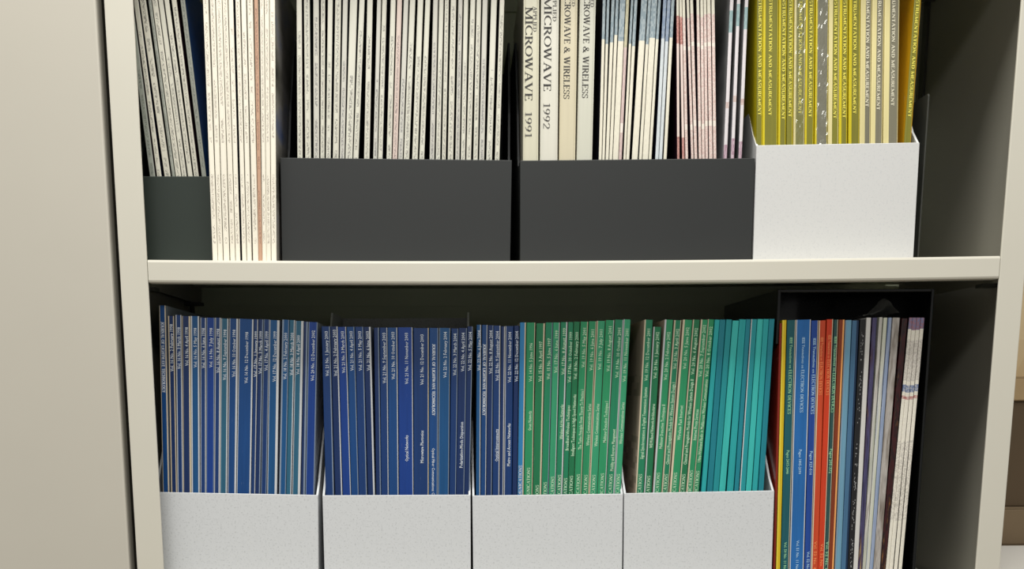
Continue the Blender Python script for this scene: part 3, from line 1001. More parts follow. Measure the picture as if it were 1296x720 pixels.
# spine edges at the upper row, at the lower row, row of the top edge, blue tone, strip shares, strip, texts, label
Ls = [((201.7, 209.0), (205.4, 214.4), 386.5, 0, (0.12, .1), CSTRIP, [(JLT, 407, 497, 4.2, WTX, 'serif', True, 0.0, 1.7)], 'JOURNAL OF LIGHTWAVE TECHNOLOGY, standing tallest beside the left post'),
      ((211.5, 219.5), (215.6, 223.2), 399.5, 3, (.22, .1), CSTRIP, [vol('Vol. 16 No. 2 February 1998', 410, 470, WTX)], 'Vol. 16 No. 2 February 1998'),
      ((220.8, 229.6), (223.5, 230.0), 398.5, 1, (.2, .08), WSTRIP, [vol('Vol. 16 No. 3 March 1998', 414, 467, WTX)], 'Vol. 16 No. 3 March 1998'),
      ((230.0, 240.6), (230.3, 241.2), 400, 3, (.1, .2), CSTRIP, [vol('Vol. 16 No. 4 April 1998', 414, 463, WTX)], 'Vol. 16 No. 4 April 1998'),
      ((241.2, 251.6), (241.6, 252.4), 400, 2, (.18, .14), WSTRIP, [vol('Vol. 16 No. 5 May 1998', 415, 465, WTX)], 'Vol. 16 No. 5 May 1998'),
      ((252.4, 260.4), (252.8, 259.4), 402, 1, (.12, .05), WSTRIP, [vol('Vol. 16 No. 6 June 1998', 415, 466, WTX)], 'Vol. 16 No. 6 June 1998'),
      ((260.8, 271.4), (259.8, 270.0), 402, 5, (.05, .1), GSTRIP, [vol('Vol. 16 No. 7 July 1998', 415, 465, WTX)], 'Vol. 16 No. 7 July 1998'),
      ((271.8, 279.4), (270.4, 277.6), 402, 1, (.1, .2), WSTRIP, [vol('Vol. 16 No. 8 August 1998', 416, 472, WTX)], 'Vol. 16 No. 8 August 1998'),
      ((279.8, 289.0), (278.0, 287.0), 403, 4, (.05, .14), WSTRIP, [vol('Vol. 16 No. 9 September 1998', 417, 481, WTX)], 'Vol. 16 No. 9 September 1998'),
      ((289.4, 301.2), (287.4, 298.2), 403, 0, (.05, .2), WSTRIP, [vol('Vol. 16 No. 10 October 1998', 417, 477, WTX)], 'Vol. 16 No. 10 October 1998'),
      ((302.0, 320.6), (298.8, 317.2), 403.5, 0, (.03, .1), WSTRIP, [vol('Vol. 16 No. 12 December 1998', 420, 485, WTX)], 'Vol. 16 No. 12 December 1998'),
      ((321.0, 326.6), (317.5, 322.8), 404, 1, (.0, .14), WSTRIP, [vol('Vol. 17 No. 1 January 1999', 419, 477, WTX)], 'Vol. 17 No. 1 January 1999'),
      ((327.0, 333.2), (323.1, 328.8), 404, 3, (.0, .14), GSTRIP, [vol('Vol. 17 No. 3 March 1999', 419, 473, WTX)], 'Vol. 17 No. 3 March 1999'),
      ((333.6, 340.4), (329.2, 337.2), 404, 1, (.05, .12), GSTRIP, [vol('Vol. 17 No. 4 April 1999', 419, 469, WTX)], 'Vol. 17 No. 4 April 1999'),
      ((340.8, 353.6), (337.6, 350.4), 405, 2, (.04, .24), WSTRIP, [vol('Vol. 17 No. 12 December 1999', 419, 483, WTX)], 'Vol. 17 No. 12 December 1999'),
      ((356.6, 366.0), (352.8, 361.6), 404.5, 2, (.26, .05), GSTRIP, [vol('Vol. 18 No. 2 February 2000', 421, 480, WTX)], 'Vol. 18 No. 2 February 2000'),
      ((366.4, 373.0), (361.9, 368.8), 405, 4, (.0, .12), WSTRIP, [vol('Vol. 18 No. 3 March 2000', 421, 475, WTX)], 'Vol. 18 No. 3 March 2000'),
      ((373.4, 384.0), (369.2, 379.8), 406, 4, (.05, .3), WSTRIP, [vol('Vol. 18 No. 4 April 2000', 424, 474, WTX, -0.1)], 'Vol. 18 No. 4 April 2000'),
      ((384.4, 389.4), (380.2, 386.0), 407, 3, (.0, .4), GSTRIP, [], None),
      ((390.0, 402.0), (386.4, 397.6), 407.5, 5, (.1, .04), GSTRIP, [vol('Vol. 20 No. 12 December 2002', 418, 482, WTX)], 'Vol. 20 No. 12 December 2002')]
Ms = [((407.4, 417.2), (411.4, 423.0), 413, 1, (.0, .12), GSTRIP, [vol('Vol. 21 No. 1 January 2003', 419, 476, WTX)], 'Vol. 21 No. 1 January 2003'),
      ((417.6, 427.0), (423.4, 433.0), 413, 3, (.0, .16), WSTRIP, [vol('Vol. 21 No. 2 February 2003', 417, 476, WTX)], 'Vol. 21 No. 2 February 2003'),
      ((427.4, 437.8), (433.4, 444.2), 413.5, 5, (.0, .1), WSTRIP, [vol('Vol. 21 No. 3 March 2003', 419, 472, WTX)], 'Vol. 21 No. 3 March 2003'),
      ((438.2, 449.2), (444.6, 453.0), 413.5, 0, (.0, .1), GSTRIP, [vol('Vol. 21 No. 4 April 2003', 419, 469, WTX)], 'Vol. 21 No. 4 April 2003'),
      ((449.6, 459.4), (453.3, 464.2), 413.5, 1, (.0, .1), GSTRIP, [vol('Vol. 21 No. 5 May 2003', 419, 469, WTX)], 'Vol. 21 No. 5 May 2003'),
      ((459.8, 468.6), (464.6, 474.6), 413.5, 3, (.0, .24), WSTRIP, [vol('Vol. 21 No. 6 June 2003', 419, 469, WTX)], 'Vol. 21 No. 6 June 2003'),
      ((473.0, 479.6), (475.4, 481.8), 414.5, 3, (.0, .2), GSTRIP, [], None),
      ((480.2, 490.4), (482.2, 491.4), 414.5, 1, (.0, .1), WSTRIP, [vol('Vol. 21 No. 9 September 2003', 421, 485, WTX)], 'Vol. 21 No. 9 September 2003'),
      ((490.8, 502.4), (491.8, 504.8), 414.5, 0, (.0, .08), WSTRIP, [vol('Vol. 21 No. 10 October 2003', 420, 480, WTX)], 'Vol. 21 No. 10 October 2003'),
      ((502.8, 522.4), (505.2, 522.8), 414, 5, (.0, .05), WSTRIP, [vol('Vol. 21 No. 11 November 2003', 421, 486, WTX, .08), vol('Optical Networks', 551, 584, WTX)], 'Vol. 21 No. 11 November 2003'),
      ((522.8, 543.0), (523.2, 541.6), 415, 1, (.0, .06), CSTRIP, [vol('Vol. 21 No. 12 December 2003', 423, 487, WTX), vol('Microwave Photonics', 545, 586, WTX)], 'Vol. 21 No. 12 December 2003'),
      ((543.4, 554.8), (542.0, 553.2), 415, 0, (.0, .1), GSTRIP, [(JLT, 435, 526, 4.2, WTX, 'serif', True, 0.0, 1.7), ('Optical Fiber Communications C', 567, 626, 3.6, WTX, 'sans', True, 0.0)], 'JOURNAL OF LIGHTWAVE TECHNOLOGY and Optical Fiber Communications'),
      ((555.2, 570.4), (553.6, 566.6), 415, 2, (.04, .06), GSTRIP, [vol('Vol. 22 No. 2 February 2004', 420, 478, WTX)], 'Vol. 22 No. 2 February 2004'),
      ((570.8, 580.2), (567.0, 575.4), 415.5, 1, (.0, .1), GSTRIP, [vol('Vol. 22 No. 3 March 2004', 422, 475, WTX)], 'Vol. 22 No. 3 March 2004'),
      ((580.6, 590.8), (575.8, 586.8), 415, 3, (.0, .08), GSTRIP, [vol('Vol. 22 No. 4 April 2004', 421, 470, WTX), vol('Polarization-Mode Dispersion', 534, 592, WTX)], 'Vol. 22 No. 4 April 2004'),
      ((591.2, 598.6), (587.2, 593.8), 413, 3, (.0, .08), GSTRIP, [vol('Vol. 22 No. 5 May 2004', 420, 469, WTX)], 'Vol. 22 No. 5 May 2004')]
Ns = [((603.0, 609.2), (602.6, 607.6), 411, 2, (.0, .1), WSTRIP, [vol('Vol. 22 No. 6 June 2004', 418, 469, WTX)], 'Vol. 22 No. 6 June 2004'),
      ((609.6, 617.4), (608.0, 614.6), 411, 0, (.0, .14), WSTRIP, [(JLT, 435, 526, 4.0, WTX, 'serif', True, 0.0, 1.7)], 'JOURNAL OF LIGHTWAVE TECHNOLOGY, second in the box with green ones'),
      ((617.8, 624.2), (615.0, 623.0), 411.5, 3, (.0, .14), GSTRIP, [vol('Vol. 22 No. 8 August 2004', 418, 473, WTX)], 'Vol. 22 No. 8 August 2004'),
      ((624.6, 633.6), (623.4, 632.2), 412, 1, (.0, .14), WSTRIP, [vol('Vol. 22 No. 9 September 2004', 419, 482, WTX), vol('Optical Interconnects', 543, 584, WTX)], 'Vol. 22 No. 9 September 2004'),
      ((634.0, 639.4), (632.6, 637.0), 413, 3, (.0, .2), WSTRIP, [], None),
      ((639.8, 650.0), (637.6, 648.2), 412.5, 1, (.1, .0), WSTRIP, [vol('Vol. 22 No. 11 November 2004', 420, 484, WTX), vol('Metro and Access Networks', 536, 590, WTX)], 'Vol. 22 No. 11 November 2004'),
      ((650.4, 657.4), (648.6, 654.6), 412, 3, (.0, .0), WSTRIP, [vol('Vol. 22 No. 12 December 2004', 419, 483, WTX)], 'Vol. 22 No. 12 December 2004')]
last = {}
for rows, nm, nm2, flo in ((Ls, 'box beside the left post', 'the left post', bx5), (Ms, 'box of blue journals only', 'the dark gap', bx6), (Ns, 'box shared with green journals', 'the blue-only box', bx7)):
    ROW[0] = nm
    for i, (xt, xb, top, tone, st, sm, tx, lab) in enumerate(rows):
        if lab is None:
            lab = 'thin dark navy journal without readable lettering in the ' + nm
        elif lab.startswith('JOURNAL'):
            lab = 'blue journal lettered ' + lab
        else:
            lab = 'blue journal marked %s, %s from %s' % (lab, ORD[i + 1], nm2)
        booklet('journal', lab, 'journal', 'blue journals on the lower shelf', xt, top + 5, xb, 622, Y_LO, flo, BLUES[tone], m_cover((62, 88, 132), 0.3, 'blue_board'),
                m_cover((150, 160, 176), 0.3, 'pale_board', 0.05), top_px=top, strip=st, strip_m=sm, texts=tx, dy=0.0008 * ((i * 3) % 4))

# green and teal communications journals
GREENS = [m_cover(c, 0.3, 'green_journal_cover', 0.09) for c in ((40, 138, 92), (30, 122, 86), (52, 150, 108), (28, 112, 72))]
COMM = 'COMMUNICATIONS'


def comm(y0, ink=MINT, off=0.0):
    return (COMM, y0, y0 + 52, 4.4, ink, 'serif', False, off, 1.2)


Gs = [((658.0, 665.8), (655.0, 662.8), 408, 'b', (.0, .22), CSTRIP, [comm(589, WTX, -.1)], 'light blue journal lettered COMMUNICATIONS between dark blue and green ones'),
      ((666.4, 677.8), (663.2, 674.0), 408, 0, (.0, .06), CSTRIP, [vol('Vol. 14 No. 5 June 1996', 434, 483, MINT), vol('Green Networks', 520, 545, MINT), comm(592)], 'Vol. 14 No. 5 June 1996'),
      ((678.4, 690.4), (674.4, 684.2), 409, 3, (.0, .18), CSTRIP, [vol('Vol. 15 No. 3 April 1997', 432, 483, MINT), comm(614)], 'Vol. 15 No. 3 April 1997'),
      ((691.0, 699.4), (684.8, 694.4), 408, 1, (.0, .05), GSTRIP, [vol('Vol. 15 No. 5 June 1997', 428, 480, MINT), comm(610)], 'Vol. 15 No. 5 June 1997'),
      ((699.8, 708.8), (694.8, 703.0), 408, 2, (.0, .12), WSTRIP, [vol('Vol. 17 No. 6 June 1999', 418, 472, MINT), comm(603)], 'Vol. 17 No. 6 June 1999'),
      ((709.2, 719.0), (703.4, 711.2), 407.5, 1, (.0, .2), WSTRIP, [vol('Vol. 17 No. 8 August 1999', 415, 474, MINT), vol('Wireless Ad Hoc Networks', 512, 556, MINT), comm(601)], 'Vol. 17 No. 8 August 1999'),
      ((719.4, 725.8), (711.6, 718.4), 407.5, 1, (.0, .0), WSTRIP, [vol('Vol. 17 No. 10 October 1999', 420, 484, MINT), vol('Broadband Wireless Techniques', 513, 570, MINT), comm(605)], 'Vol. 17 No. 10 October 1999'),
      ((726.2, 734.0), (718.8, 726.2), 407, 3, (.0, .0), WSTRIP, [vol('Vol. 18 No. 2 February 2000', 420, 480, MINT), vol('Intelligent Techniques in High Speed Networks', 499, 577, MINT), comm(602)], 'Vol. 18 No. 2 February 2000'),
      ((734.4, 744.6), (726.6, 735.2), 407, 0, (.0, .08), CSTRIP, [vol('Vol. 19 No. 5 May 2001', 415, 465, MINT), vol('The Turbo Principle: From Theory To Practice I', 493, 569, MINT), comm(600)], 'Vol. 19 No. 5 May 2001'),
      ((745.0, 755.4), (735.6, 745.2), 406.5, 0, (.0, .08), CSTRIP, [vol('Vol. 19 No. 6 June 2001', 417, 469, MINT), vol('Wireless Communications Series', 511, 564, MINT), comm(601)], 'Vol. 19 No. 6 June 2001'),
      ((755.8, 766.0), (745.6, 755.8), 406, 2, (.05, .0), CSTRIP, [vol('Vol. 19 No. 7 July 2001', 417, 468, MINT), vol('Wireless Communications Series', 511, 565, MINT), comm(601)], 'Vol. 19 No. 7 July 2001'),
      ((766.4, 777.8), (756.2, 766.2), 405, 0, (.0, .1), WSTRIP, [vol('Vol. 19 No. 8 August 2001', 413, 470, MINT), vol('Multiuser Detection Techniques I', 508, 560, MINT), comm(599)], 'Vol. 19 No. 8 August 2001'),
      ((778.2, 789.2), (766.6, 777.0), 404.5, 1, (.0, .06), WSTRIP, [vol('Vol. 19 No. 10 October 2001', 415, 478, MINT), vol('Mobility and Resource Management', 543, 596, MINT), comm(600)], 'Vol. 19 No. 10 October 2001'),
      ((789.6, 798.4), (777.4, 786.2), 404, 2, (.1, .0), WSTRIP, [vol('Vol. 19 No. 11 November 2001', 416, 483, MINT), vol('Wireless Communications Series', 509, 562, MINT), comm(600)], 'Vol. 19 No. 11 November 2001'),
      ((815.8, 826.4), (804.4, 815.0), 404.5, 1, (.16, .0), CSTRIP, [vol('Vol. 19 No. 12 December 2001', 416, 482, MINT), vol('Signal Synchronization in Digital Transmission Systems', 490, 581, MINT), comm(600)], 'Vol. 19 No. 12 December 2001'),
      ((827.0, 837.0), (815.4, 825.0), 413.5, 3, (.14, .0), WSTRIP, [vol('Vol. 20 No. 1 January 2002', 420, 479, MINT), vol('WDM-Based Network Architectures', 511, 567, MINT), comm(602)], 'Vol. 20 No. 1 January 2002'),
      ((841.4, 851.6), (825.6, 836.8), 404.5, 0, (.2, .0), WSTRIP, [vol('Vol. 20 No. 2 February 2002', 420, 481, MINT), vol('Multiuser Detection Techniques II', 512, 568, MINT), comm(598)], 'Vol. 20 No. 2 February 2002'),
      ((853.4, 862.6), (837.2, 846.6), 405, 1, (.2, .05), CSTRIP, [vol('Vol. 20 No. 3 April 2002', 416, 467, MINT), vol('Channel and Propagation Models for Wireless System Design I', 484, 588, MINT), comm(600)], 'Vol. 20 No. 3 April 2002'),
      ((864.4, 876.4), (847.6, 859.4), 404.5, 0, (.2, .0), CSTRIP, [vol('Vol. 20 No. 5 June 2002', 414, 467, MINT), vol('Wireless Fast Internet', 513, 557, MINT), comm(598)], 'Vol. 20 No. 5 June 2002'),
      ((876.8, 886.0), (859.8, 868.0), 404.5, 3, (.14, .0), CSTRIP, [vol('Vol. 20 No. 6 August 2002', 415, 474, MINT), vol('Channel and Propagation Models for Wireless System Design II', 480, 588, MINT), comm(600)], 'Vol. 20 No. 6 August 2002'),
      ((887.0, 895.6), (868.4, 877.0), 404.5, 0, (.2, .0), CSTRIP, [vol('Vol. 20 No. 7 September 2002', 411, 477, MINT), vol('Internet Proxy Services', 518, 557, MINT), comm(595)], 'Vol. 20 No. 7 September 2002'),
      ((896.0, 904.6), (877.4, 885.2), 404, 0, (.1, .0), CSTRIP, [vol('Vol. 20 No. 8 October 2002', 413, 477, MINT), vol('Ultra-Wideband Radio in Multiaccess Wireless Communications', 480, 585, MINT), comm(596)], 'Vol. 20 No. 8 October 2002')]
LBL = m_cover((44, 122, 176), 0.3, 'light_blue_cover', 0.1)
mCream = m_print((202, 184, 164), (150, 138, 118), 0.03, 0.26, 0.5, None, (0.0, 1.0), 'cream_printed_board', 140.0)
for i, (xt, xb, top, tone, st, sm, tx, lab) in enumerate(Gs):
    if tone == 'b':
        sp = LBL
    else:
        sp = GREENS[tone]
        lab = 'green COMMUNICATIONS journal marked %s, %s after light blue' % (lab, ORD[i])
    ROW[0] = 'box shared with green journals' if i < 14 else 'P'
    lf = mCream if i in (14, 16) else m_cover((196, 180, 156), 0.4, 'cream_board', 0.05)
    booklet('journal', lab, 'journal', 'green journals on the lower shelf', xt, top + 4, xb, 622, Y_LO, bx7 if i < 14 else bx8, sp, lf, m_cover((46, 120, 86), 0.3, 'green_board'),
            top_px=top, strip=st, strip_m=sm, texts=tx, dy=0.0006 * ((i * 3) % 4))

TEALS = [m_cover(c, 0.28, 'teal_cover', 0.09) for c in ((38, 156, 158), (56, 176, 170), (32, 142, 148), (26, 124, 138))]
T_T = [(905.0, 910.4), (910.8, 918.3), (918.7, 926.6), (927.0, 935.4), (935.8, 944.0), (944.2, 949.6), (950.6, 958.2), (958.6, 965.9), (966.3, 973.0), (973.4, 980.3)]
T_B = [(886.9, 894.2), (894.5, 902.2), (902.5, 909.6), (909.9, 918.2), (919.6, 928.6), (928.9, 935.2), (936.0, 943.4), (943.7, 951.4), (951.7, 959.0), (959.4, 966.8)]
for i, (xt, xb) in enumerate(zip(T_T, T_B)):
    booklet('journal', 'plain teal journal in the green and teal box, %s from the green journals' % ORD[i + 1], 'journal', 'teal journals on the lower shelf',
            xt, 408, xb, 622, Y_LO, bx8, TEALS[(i * 3) % 4], TEALS[3], TEALS[2], top_px=404.5 - 0.1 * i + (1.5 if i == 3 else 0),
            strip=(.14 if i == 6 else 0, 0), strip_m=WSTRIP, dy=0.0012 * ((i * 3) % 3))

# ---- glossy black open box with mixed journals at the right
YB = 0.041
cx0, cx1 = at(987, 400, YB).x, at(1177, 400, YB).x
cz0 = F_LOW((cx0 + cx1) / 2) + 0.0004
ch_ = F_UP(cx0) - LIP - 0.004 - cz0
cub = thing('magazine_rack', ((cx0 + cx1) / 2, YB, cz0), 'glossy black open-fronted rack behind the mixed coloured journals', 'magazine rack')
w2 = (cx1 - cx0) / 2
PT = 0.003
box('side_panel', (-w2 - PT, -w2, 0, 0.250, 0.268, ch_), M_GLOSSBLACK, cub, 0.0006)
box('side_panel', (w2, w2 + PT, 0, 0.250, 0, ch_), M_GLOSSBLACK, cub, 0.0006)
box('back_panel', (-w2, w2, 0.247, 0.250, 0, ch_), M_GLOSSBLACK, cub)
box('top_panel', (-w2, w2, 0.0, 0.247, ch_ - PT, ch_), M_GLOSSBLACK, cub, 0.0006)
FQ = lambda x: F_LOW(x) + 0.0008
ED = 'ELECTRON DEVICES'
QB = lambda c, w=0.12: m_cover(c, 0.24, 'glossy_journal_cover', w)


def ed(ink, y0, ya, y1, pg, yp0, yp1, vv, yv0, yv1, off=0.0):
    r = [('IEEE Transactions on', y0, ya - 2, 3.4, ink, 'sans', True, off), (ED, ya, y1, 4.4, ink, 'serif', True, off, 1.2)]
    if pg:
        r.append((pg, yp0, yp1, 3.6, ink, 'sans', True, off))
    r.append((vv, yv0, yv1, 3.6, ink, 'sans', True, off))
    return r


GI, BI, OI = m_flat((150, 206, 160), 0.5, 'green_ink'), m_flat((168, 204, 232), 0.5, 'pale_blue_ink'), m_flat((240, 140, 84), 0.5, 'orange_ink')
Q = [((987.4, 989.7), (978.2, 982.2), 406, 715, 409, QB((128, 34, 20)), [], 'dark red glossy journal squeezed between the teal-filled box and yellow journal', (0, .0), CSTRIP, 0.039, 0.0),
     ((990.0, 995.8), (982.5, 987.6), 410, 715, 405, QB((206, 176, 30)), [], 'thin bright yellow journal beside the green ELECTRON DEVICES one', (.3, 0), QB((226, 206, 70)), 0.039, 0),
     ((996.4, 1007.2), (988.0, 998.8), 410, 715, 405, QB((24, 84, 92)), ed(GI, 427, 468, 524, 'Pages 2415-2446', 570, 600, 'Vol. 50 No. 11 November', 686, 735), 'dark teal ELECTRON DEVICES journal next to the yellow one', (0, .06), CSTRIP, 0.039, 0),
     ((1007.8, 1026.4), (999.4, 1017.6), 410, 715, 404.5, QB((32, 96, 160)), ed(BI, 427, 468, 522, 'Pages 1805-2090', 569, 600, 'Vol. 51 No. 11 November', 684, 735, .02), 'thick bright blue ELECTRON DEVICES journal', (.03, .08), WSTRIP, 0.039, 0),
     ((1027.0, 1036.0), (1018.2, 1026.9), 410, 715, 405.5, QB((28, 66, 142)), ed(BI, 428, 474, 524, 'Pages 327-516', 571, 601, 'Vol. 52 No. 3 March', 698, 738), 'narrower dark blue ELECTRON DEVICES journal beside the orange-red ones', (0, .08), CSTRIP, 0.039, 0),
     ((1036.4, 1045.6), (1027.3, 1035.2), 410, 715, 405.5, QB((186, 66, 34)), ed(OI, 427, 458, 500, None, 0, 0, 'Vol. 52 No. 4 April', 685, 735), 'orange-red ELECTRON DEVICES journal next to the dark blue one', (.06, 0), CSTRIP, 0.039, 0),
     ((1046.0, 1055.0), (1035.6, 1043.0), 410, 715, 404, QB((196, 58, 26)), ed(OI, 424, 455, 500, None, 0, 0, 'Vol. 52 No. 5 May', 688, 735), 'orange-red ELECTRON DEVICES journal next to the green one', (0, .16), CSTRIP, 0.039, 0),
     ((1055.4, 1061.2), (1043.4, 1048.2), 410, 715, 404.5, QB((40, 74, 72)), ed(GI, 426, 472, 522, 'Pages 205-372', 568, 599, 'Vol. 52 No. 6 June', 685, 735), 'grey-green ELECTRON DEVICES journal between orange and brown ones', (0, .06), CSTRIP, 0.039, 0),
     ((1061.6, 1069.4), (1048.6, 1055.4), 410, 715, 404.5, QB((120, 50, 22)), [], 'brown-red journal with a pale orange edge', (0, .34), QB((226, 158, 92)), 0.039, 0),
     ((1070.2, 1077.6), (1056.4, 1065.0), 410, 715, 405, QB((104, 148, 172)), [], 'light steel-blue journal beside the brown-red one', (.1, 0), GSTRIP, 0.039, 0),
     ((1078.0, 1088.0), (1065.4, 1072.6), 410, 715, 405.5, QB((66, 104, 136)), [], 'steel-blue journal with a dark edge beside the black one', (0, .35), QB((20, 42, 70)), 0.039, 0)]
ROW[0] = 'Q'
for (xt, xb, yt, yb, top, sp, tx, lab, st, sm, Y, dy) in Q:
    booklet('journal', lab, 'journal', 'mixed journals in the black rack', xt, yt, xb, yb, Y, FQ, sp, sp, sp, top_px=top, strip=st, strip_m=sm, texts=tx, dy=dy)

PHO = [(28, 26, 34), (96, 92, 110), (150, 146, 140), (70, 60, 66)]
zq = lambda y: at(1130, y, 0.039).z - FQ(0.4)
MAGW = m_bands([(0, 1, (226, 221, 207), (212, 206, 194), 0.5), (zq(660), zq(560), (222, 216, 204), (150, 146, 138), 0.45), (zq(484), zq(432), (214, 208, 198), (168, 162, 154), 0.5), (zq(498), zq(489), (110, 124, 156), (206, 202, 194), 0.5),
                (zq(507), zq(503), (176, 116, 112), (222, 212, 202), 0.5), (zq(419), 1, (142, 106, 120), (96, 122, 164), 0.6)], 0.002, 'white_colour_topped_print', 900.0)
Q2 = [((1088.6, 1095.4), (1073.0, 1080.4), m_print((28, 28, 30), (190, 190, 190), 0.0, 0.26, 0.10, None, (.35, .75), 'black_print', 700.0), 'black magazine with tiny white marks next to steel-blue journals', 404),
      ((1095.8, 1103.0), (1080.8, 1085.6), m_cover((204, 202, 198), 0.3, 'white_gloss', 0.05), 'white glossy magazine next to the black one', 402),
      ((1103.6, 1110.4), (1086.0, 1090.6), m_photo([(30, 26, 50), (74, 70, 108), (60, 40, 60), (200, 170, 110)], 10.0), 'dark violet magazine between two pale magazines', 402),
      ((1112.2, 1117.0), (1091.0, 1095.0), m_photo([(196, 196, 176), (170, 172, 160), (200, 196, 190), (120, 110, 100)], 9.0), 'pale greenish-white magazine beside the dark violet one', 401.5),
      ((1117.4, 1123.4), (1095.4, 1099.2), m_photo([(186, 190, 168), (200, 200, 190), (150, 160, 180)], 9.0), 'pale grey-green magazine beside the blue-grey one', 402),
      ((1123.8, 1128.4), (1099.6, 1104.6), m_photo([(96, 116, 160), (150, 162, 186), (120, 140, 170)], 9.0), 'blue-grey magazine among pale ones', 402),
      ((1128.8, 1139.2), (1105.0, 1112.6), m_photo([(96, 86, 76), (138, 130, 122), (176, 170, 164), (110, 104, 100)], 12.0), 'thick grey-brown photo magazine beside the dark red one', 402),
      ((1140.4, 1149.0), (1113.2, 1119.0), m_photo([(34, 10, 14), (60, 20, 22), (24, 14, 16), (120, 76, 40)], 26.0), 'dark red and black speckled magazine', 403),
      ((1150.0, 1154.6), (1120.0, 1124.2), MAGW, None, 402), ((1155.0, 1159.2), (1124.6, 1131.0), MAGW, None, 402),
      ((1159.6, 1164.4), (1131.6, 1136.9), MAGW, None, 402), ((1165.0, 1169.8), (1137.6, 1142.4), MAGW, None, 402)]
k = 0
for (xt, xb, sp, lab, top) in Q2:
    if lab is None:
        k += 1
        lab = 'white magazine with colourful spine top, %s from the dark red speckled magazine' % ORD[k]
    booklet('magazine', lab, 'magazine', 'mixed magazines in the black rack', xt, 410, xb, 715, 0.039, FQ, sp, sp if sp is not MAGW else BLACKC, PLUM if sp is MAGW else sp, top_px=top)

settle()

# crumpled clear film standing up over the magazines
fa, fb = at(1090, 402, 0.06), at(1134, 402, 0.06)
nx, ny = 16, 6
V, Fc = [], []
for a in range(ny + 1):
    for b in range(nx + 1):
        s = b / nx
        hgt = 0.016 * math.exp(-((s - 0.70) / 0.24) ** 2) + 0.003 * math.sin(s * math.pi)
        q = a / ny
        V.append(((fb.x - fa.x) * s + random.uniform(-.0006, .0006), 0.05 * q, 0.0014 + hgt * math.sin(math.pi * min(1, 0.15 + q)) ** 0.7 + random.uniform(0, .0014)))
for a in range(ny):
    for b in range(nx):
        q = a * (nx + 1) + b
        Fc.append((q, q + 1, q + nx + 2, q + nx + 1))
fo = link('plastic_film', mesh('plastic_film', V, Fc, smooth=False), m_plastic_film())
fo.location = (fa.x, 0.05, at(1110, 401, 0.039).z + 0.0002)
tag(fo, 'crumpled clear plastic film lying on top of the mixed magazines', 'plastic film')


# book ends
def bookend(label, px_x, y_ref, Yn, floor, hgt, dep, rad, m):
    p = at(px_x, y_ref, Yn)
    z = floor(p.x) + 0.0003
    o = thing('bookend', (p.x, Yn, z), label, 'bookend')
    pr = [(0, 0), (dep, 0), (dep, hgt - rad)]
    for i in range(1, 7):
        a = math.pi / 2 * i / 6
        pr.append((dep - rad + rad * math.cos(a), hgt - rad + rad * math.sin(a)))
    for i in range(0, 7):
        a = math.pi / 2 * (1 + i / 6)
        pr.append((rad + rad * math.cos(a), hgt - rad + rad * math.sin(a)))
    link('upright_plate', prism_x('upright_plate', pr, -0.0016, 0.0, 0.0003), m, o)
    box('foot_plate', (0.0, 0.012, 0.0, dep, 0.0, 0.0016), m, o)
    return o


bookend('black metal bookend with rounded top beside the black rack', 1160, 700, 0.042, F_LOW, 0.083, 0.12, 0.030, M_BLACKMETAL)
bookend('tall dark grey bookend plate beside the white box of yellow journals', 1170, 220, 0.050, F_UP, 0.166, 0.13, 0.003, M_GREYMETAL)

# ------------------------------------------------------------------ clutter seen past the right post
YR = 0.26
c0 = at(1270, 700, YR)
gx = X_OUT_R + 0.035
shelf_top = at(1285, 712, 0.20).z
st_ = thing('side_cupboard', (gx + 0.32, YR + 0.2, 0), 'low grey cupboard beside the cabinet carrying cartons and papers', 'cupboard')
box('body', (-0.32, 0.32, -0.45, 0.24, 0, shelf_top - 0.022), m_paint((110, 100, 86), 0.5, 'grey_brown_enamel'), st_, 0.003)
box('worktop', (-0.33, 0.33, -0.46, 0.25, shelf_top - 0.022, shelf_top), m_paint((126, 112, 92), 0.5, 'brown_laminate'), st_, 0.003)
CARD = m_paint((124, 106, 82), 0.8, 'brown_cardboard', 0.08)
CARD2 = m_paint((176, 150, 112), 0.8, 'tan_cardboard', 0.06)
CREAM = m_paint((214, 192, 152), 0.7, 'cream_card', 0.05)


def carton(label, x0, x1, y0, y1, z0, z1, m, group='cartons beside the cabinet'):
    o = thing('cardboard_carton', ((x0 + x1) / 2, (y0 + y1) / 2, z0), label, 'carton', group)
    hx, hy, h = (x1 - x0) / 2, (y1 - y0) / 2, z1 - z0
    box('body', (-hx, hx, -hy, hy, 0, h - 0.002), m, o, 0.002)
    box('lid_flap', (-hx, hx, -hy, -0.002, h - 0.002, h), m, o)
    box('lid_flap', (-hx, hx, 0.0, hy, h - 0.002, h), m, o)
    return o


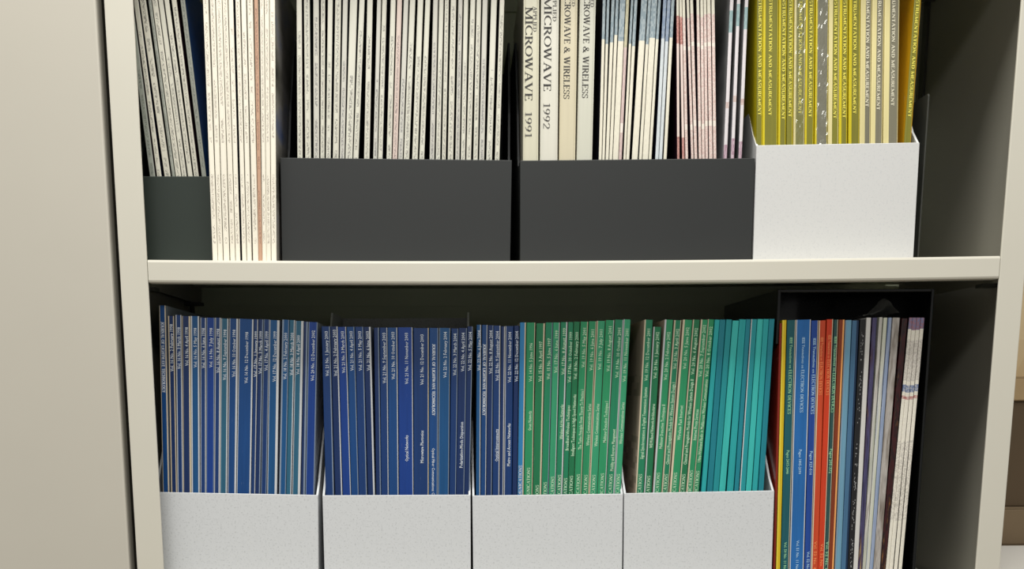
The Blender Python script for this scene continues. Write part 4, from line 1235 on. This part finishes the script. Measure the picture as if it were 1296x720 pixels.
zz = lambda y, Y: at(1288, y, Y).z
carton('low brown carton on the side cupboard behind the white papers', gx, gx + 0.4, YR + 0.10, YR + 0.38, shelf_top, zz(642, YR + .10), CARD)
carton('tall dark brown carton stacked on the low one', gx + 0.004, gx + 0.38, YR + 0.11, YR + 0.37, zz(642, YR + .10), zz(507, YR + .11), m_paint((92, 76, 56), 0.8, 'dark_cardboard', 0.08))
carton('flat tan carton on top of the tall brown carton', gx + 0.002, gx + 0.39, YR + 0.105, YR + 0.375, zz(507, YR + .11), zz(476, YR + .105), CARD2)
# cream paper bag with red mark on the top carton
bz = zz(476, YR + .105)
bag = thing('paper_bag', (gx + 0.11, YR + 0.2, bz), 'cream paper bag with red mark standing on the flat tan carton', 'bag')
me = bpy.data.meshes.new('bag_body')
bm = bmesh.new()
rings = []
for (hx, hy, z, j) in ((0.075, 0.05, 0, 0), (0.08, 0.052, 0.05, .003), (0.074, 0.04, 0.11, .006), (0.06, 0.016, 0.165, .006), (0.062, 0.006, 0.18, .004)):
    rings.append([bm.verts.new((hx * math.cos(a) * (1.15 if abs(math.cos(a)) > .8 else 1) + random.uniform(-j, j), hy * math.sin(a) + random.uniform(-j, j), z))
                  for a in [2 * math.pi * q / 16 for q in range(16)]])
for r0, r1 in zip(rings, rings[1:]):
    for q in range(16):
        bm.faces.new((r0[q], r0[(q + 1) % 16], r1[(q + 1) % 16], r1[q]))
bm.faces.new(list(reversed(rings[0])))
bm.faces.new(rings[-1])
bm.to_mesh(me); bm.free()
link('bag_body', me, CREAM, bag)
box('red_mark', (-0.085, -0.02, -0.058, -0.054, 0.055, 0.085), m_flat((170, 40, 56), 0.5, 'red_print'), bag)
# loose papers
for i in range(3):
    th = 0.0012
    p = box('paper_sheet', (0, 0.21, 0, 0.297, 0, th), m_flat((236, 232, 224), 0.7, 'white_paper'))
    p.location = (gx + 0.002 + 0.004 * i, 0.046 - 0.010 * i, shelf_top + th * i + 0.0001)
    p.rotation_euler = (0, 0, 0.012 * i)
    tag(p, ['lowest white paper sheet in the pile on the side cupboard', 'middle white paper sheet in the pile on the side cupboard', 'topmost white paper sheet in the pile on the side cupboard'][i], 'paper', 'papers on the side cupboard')
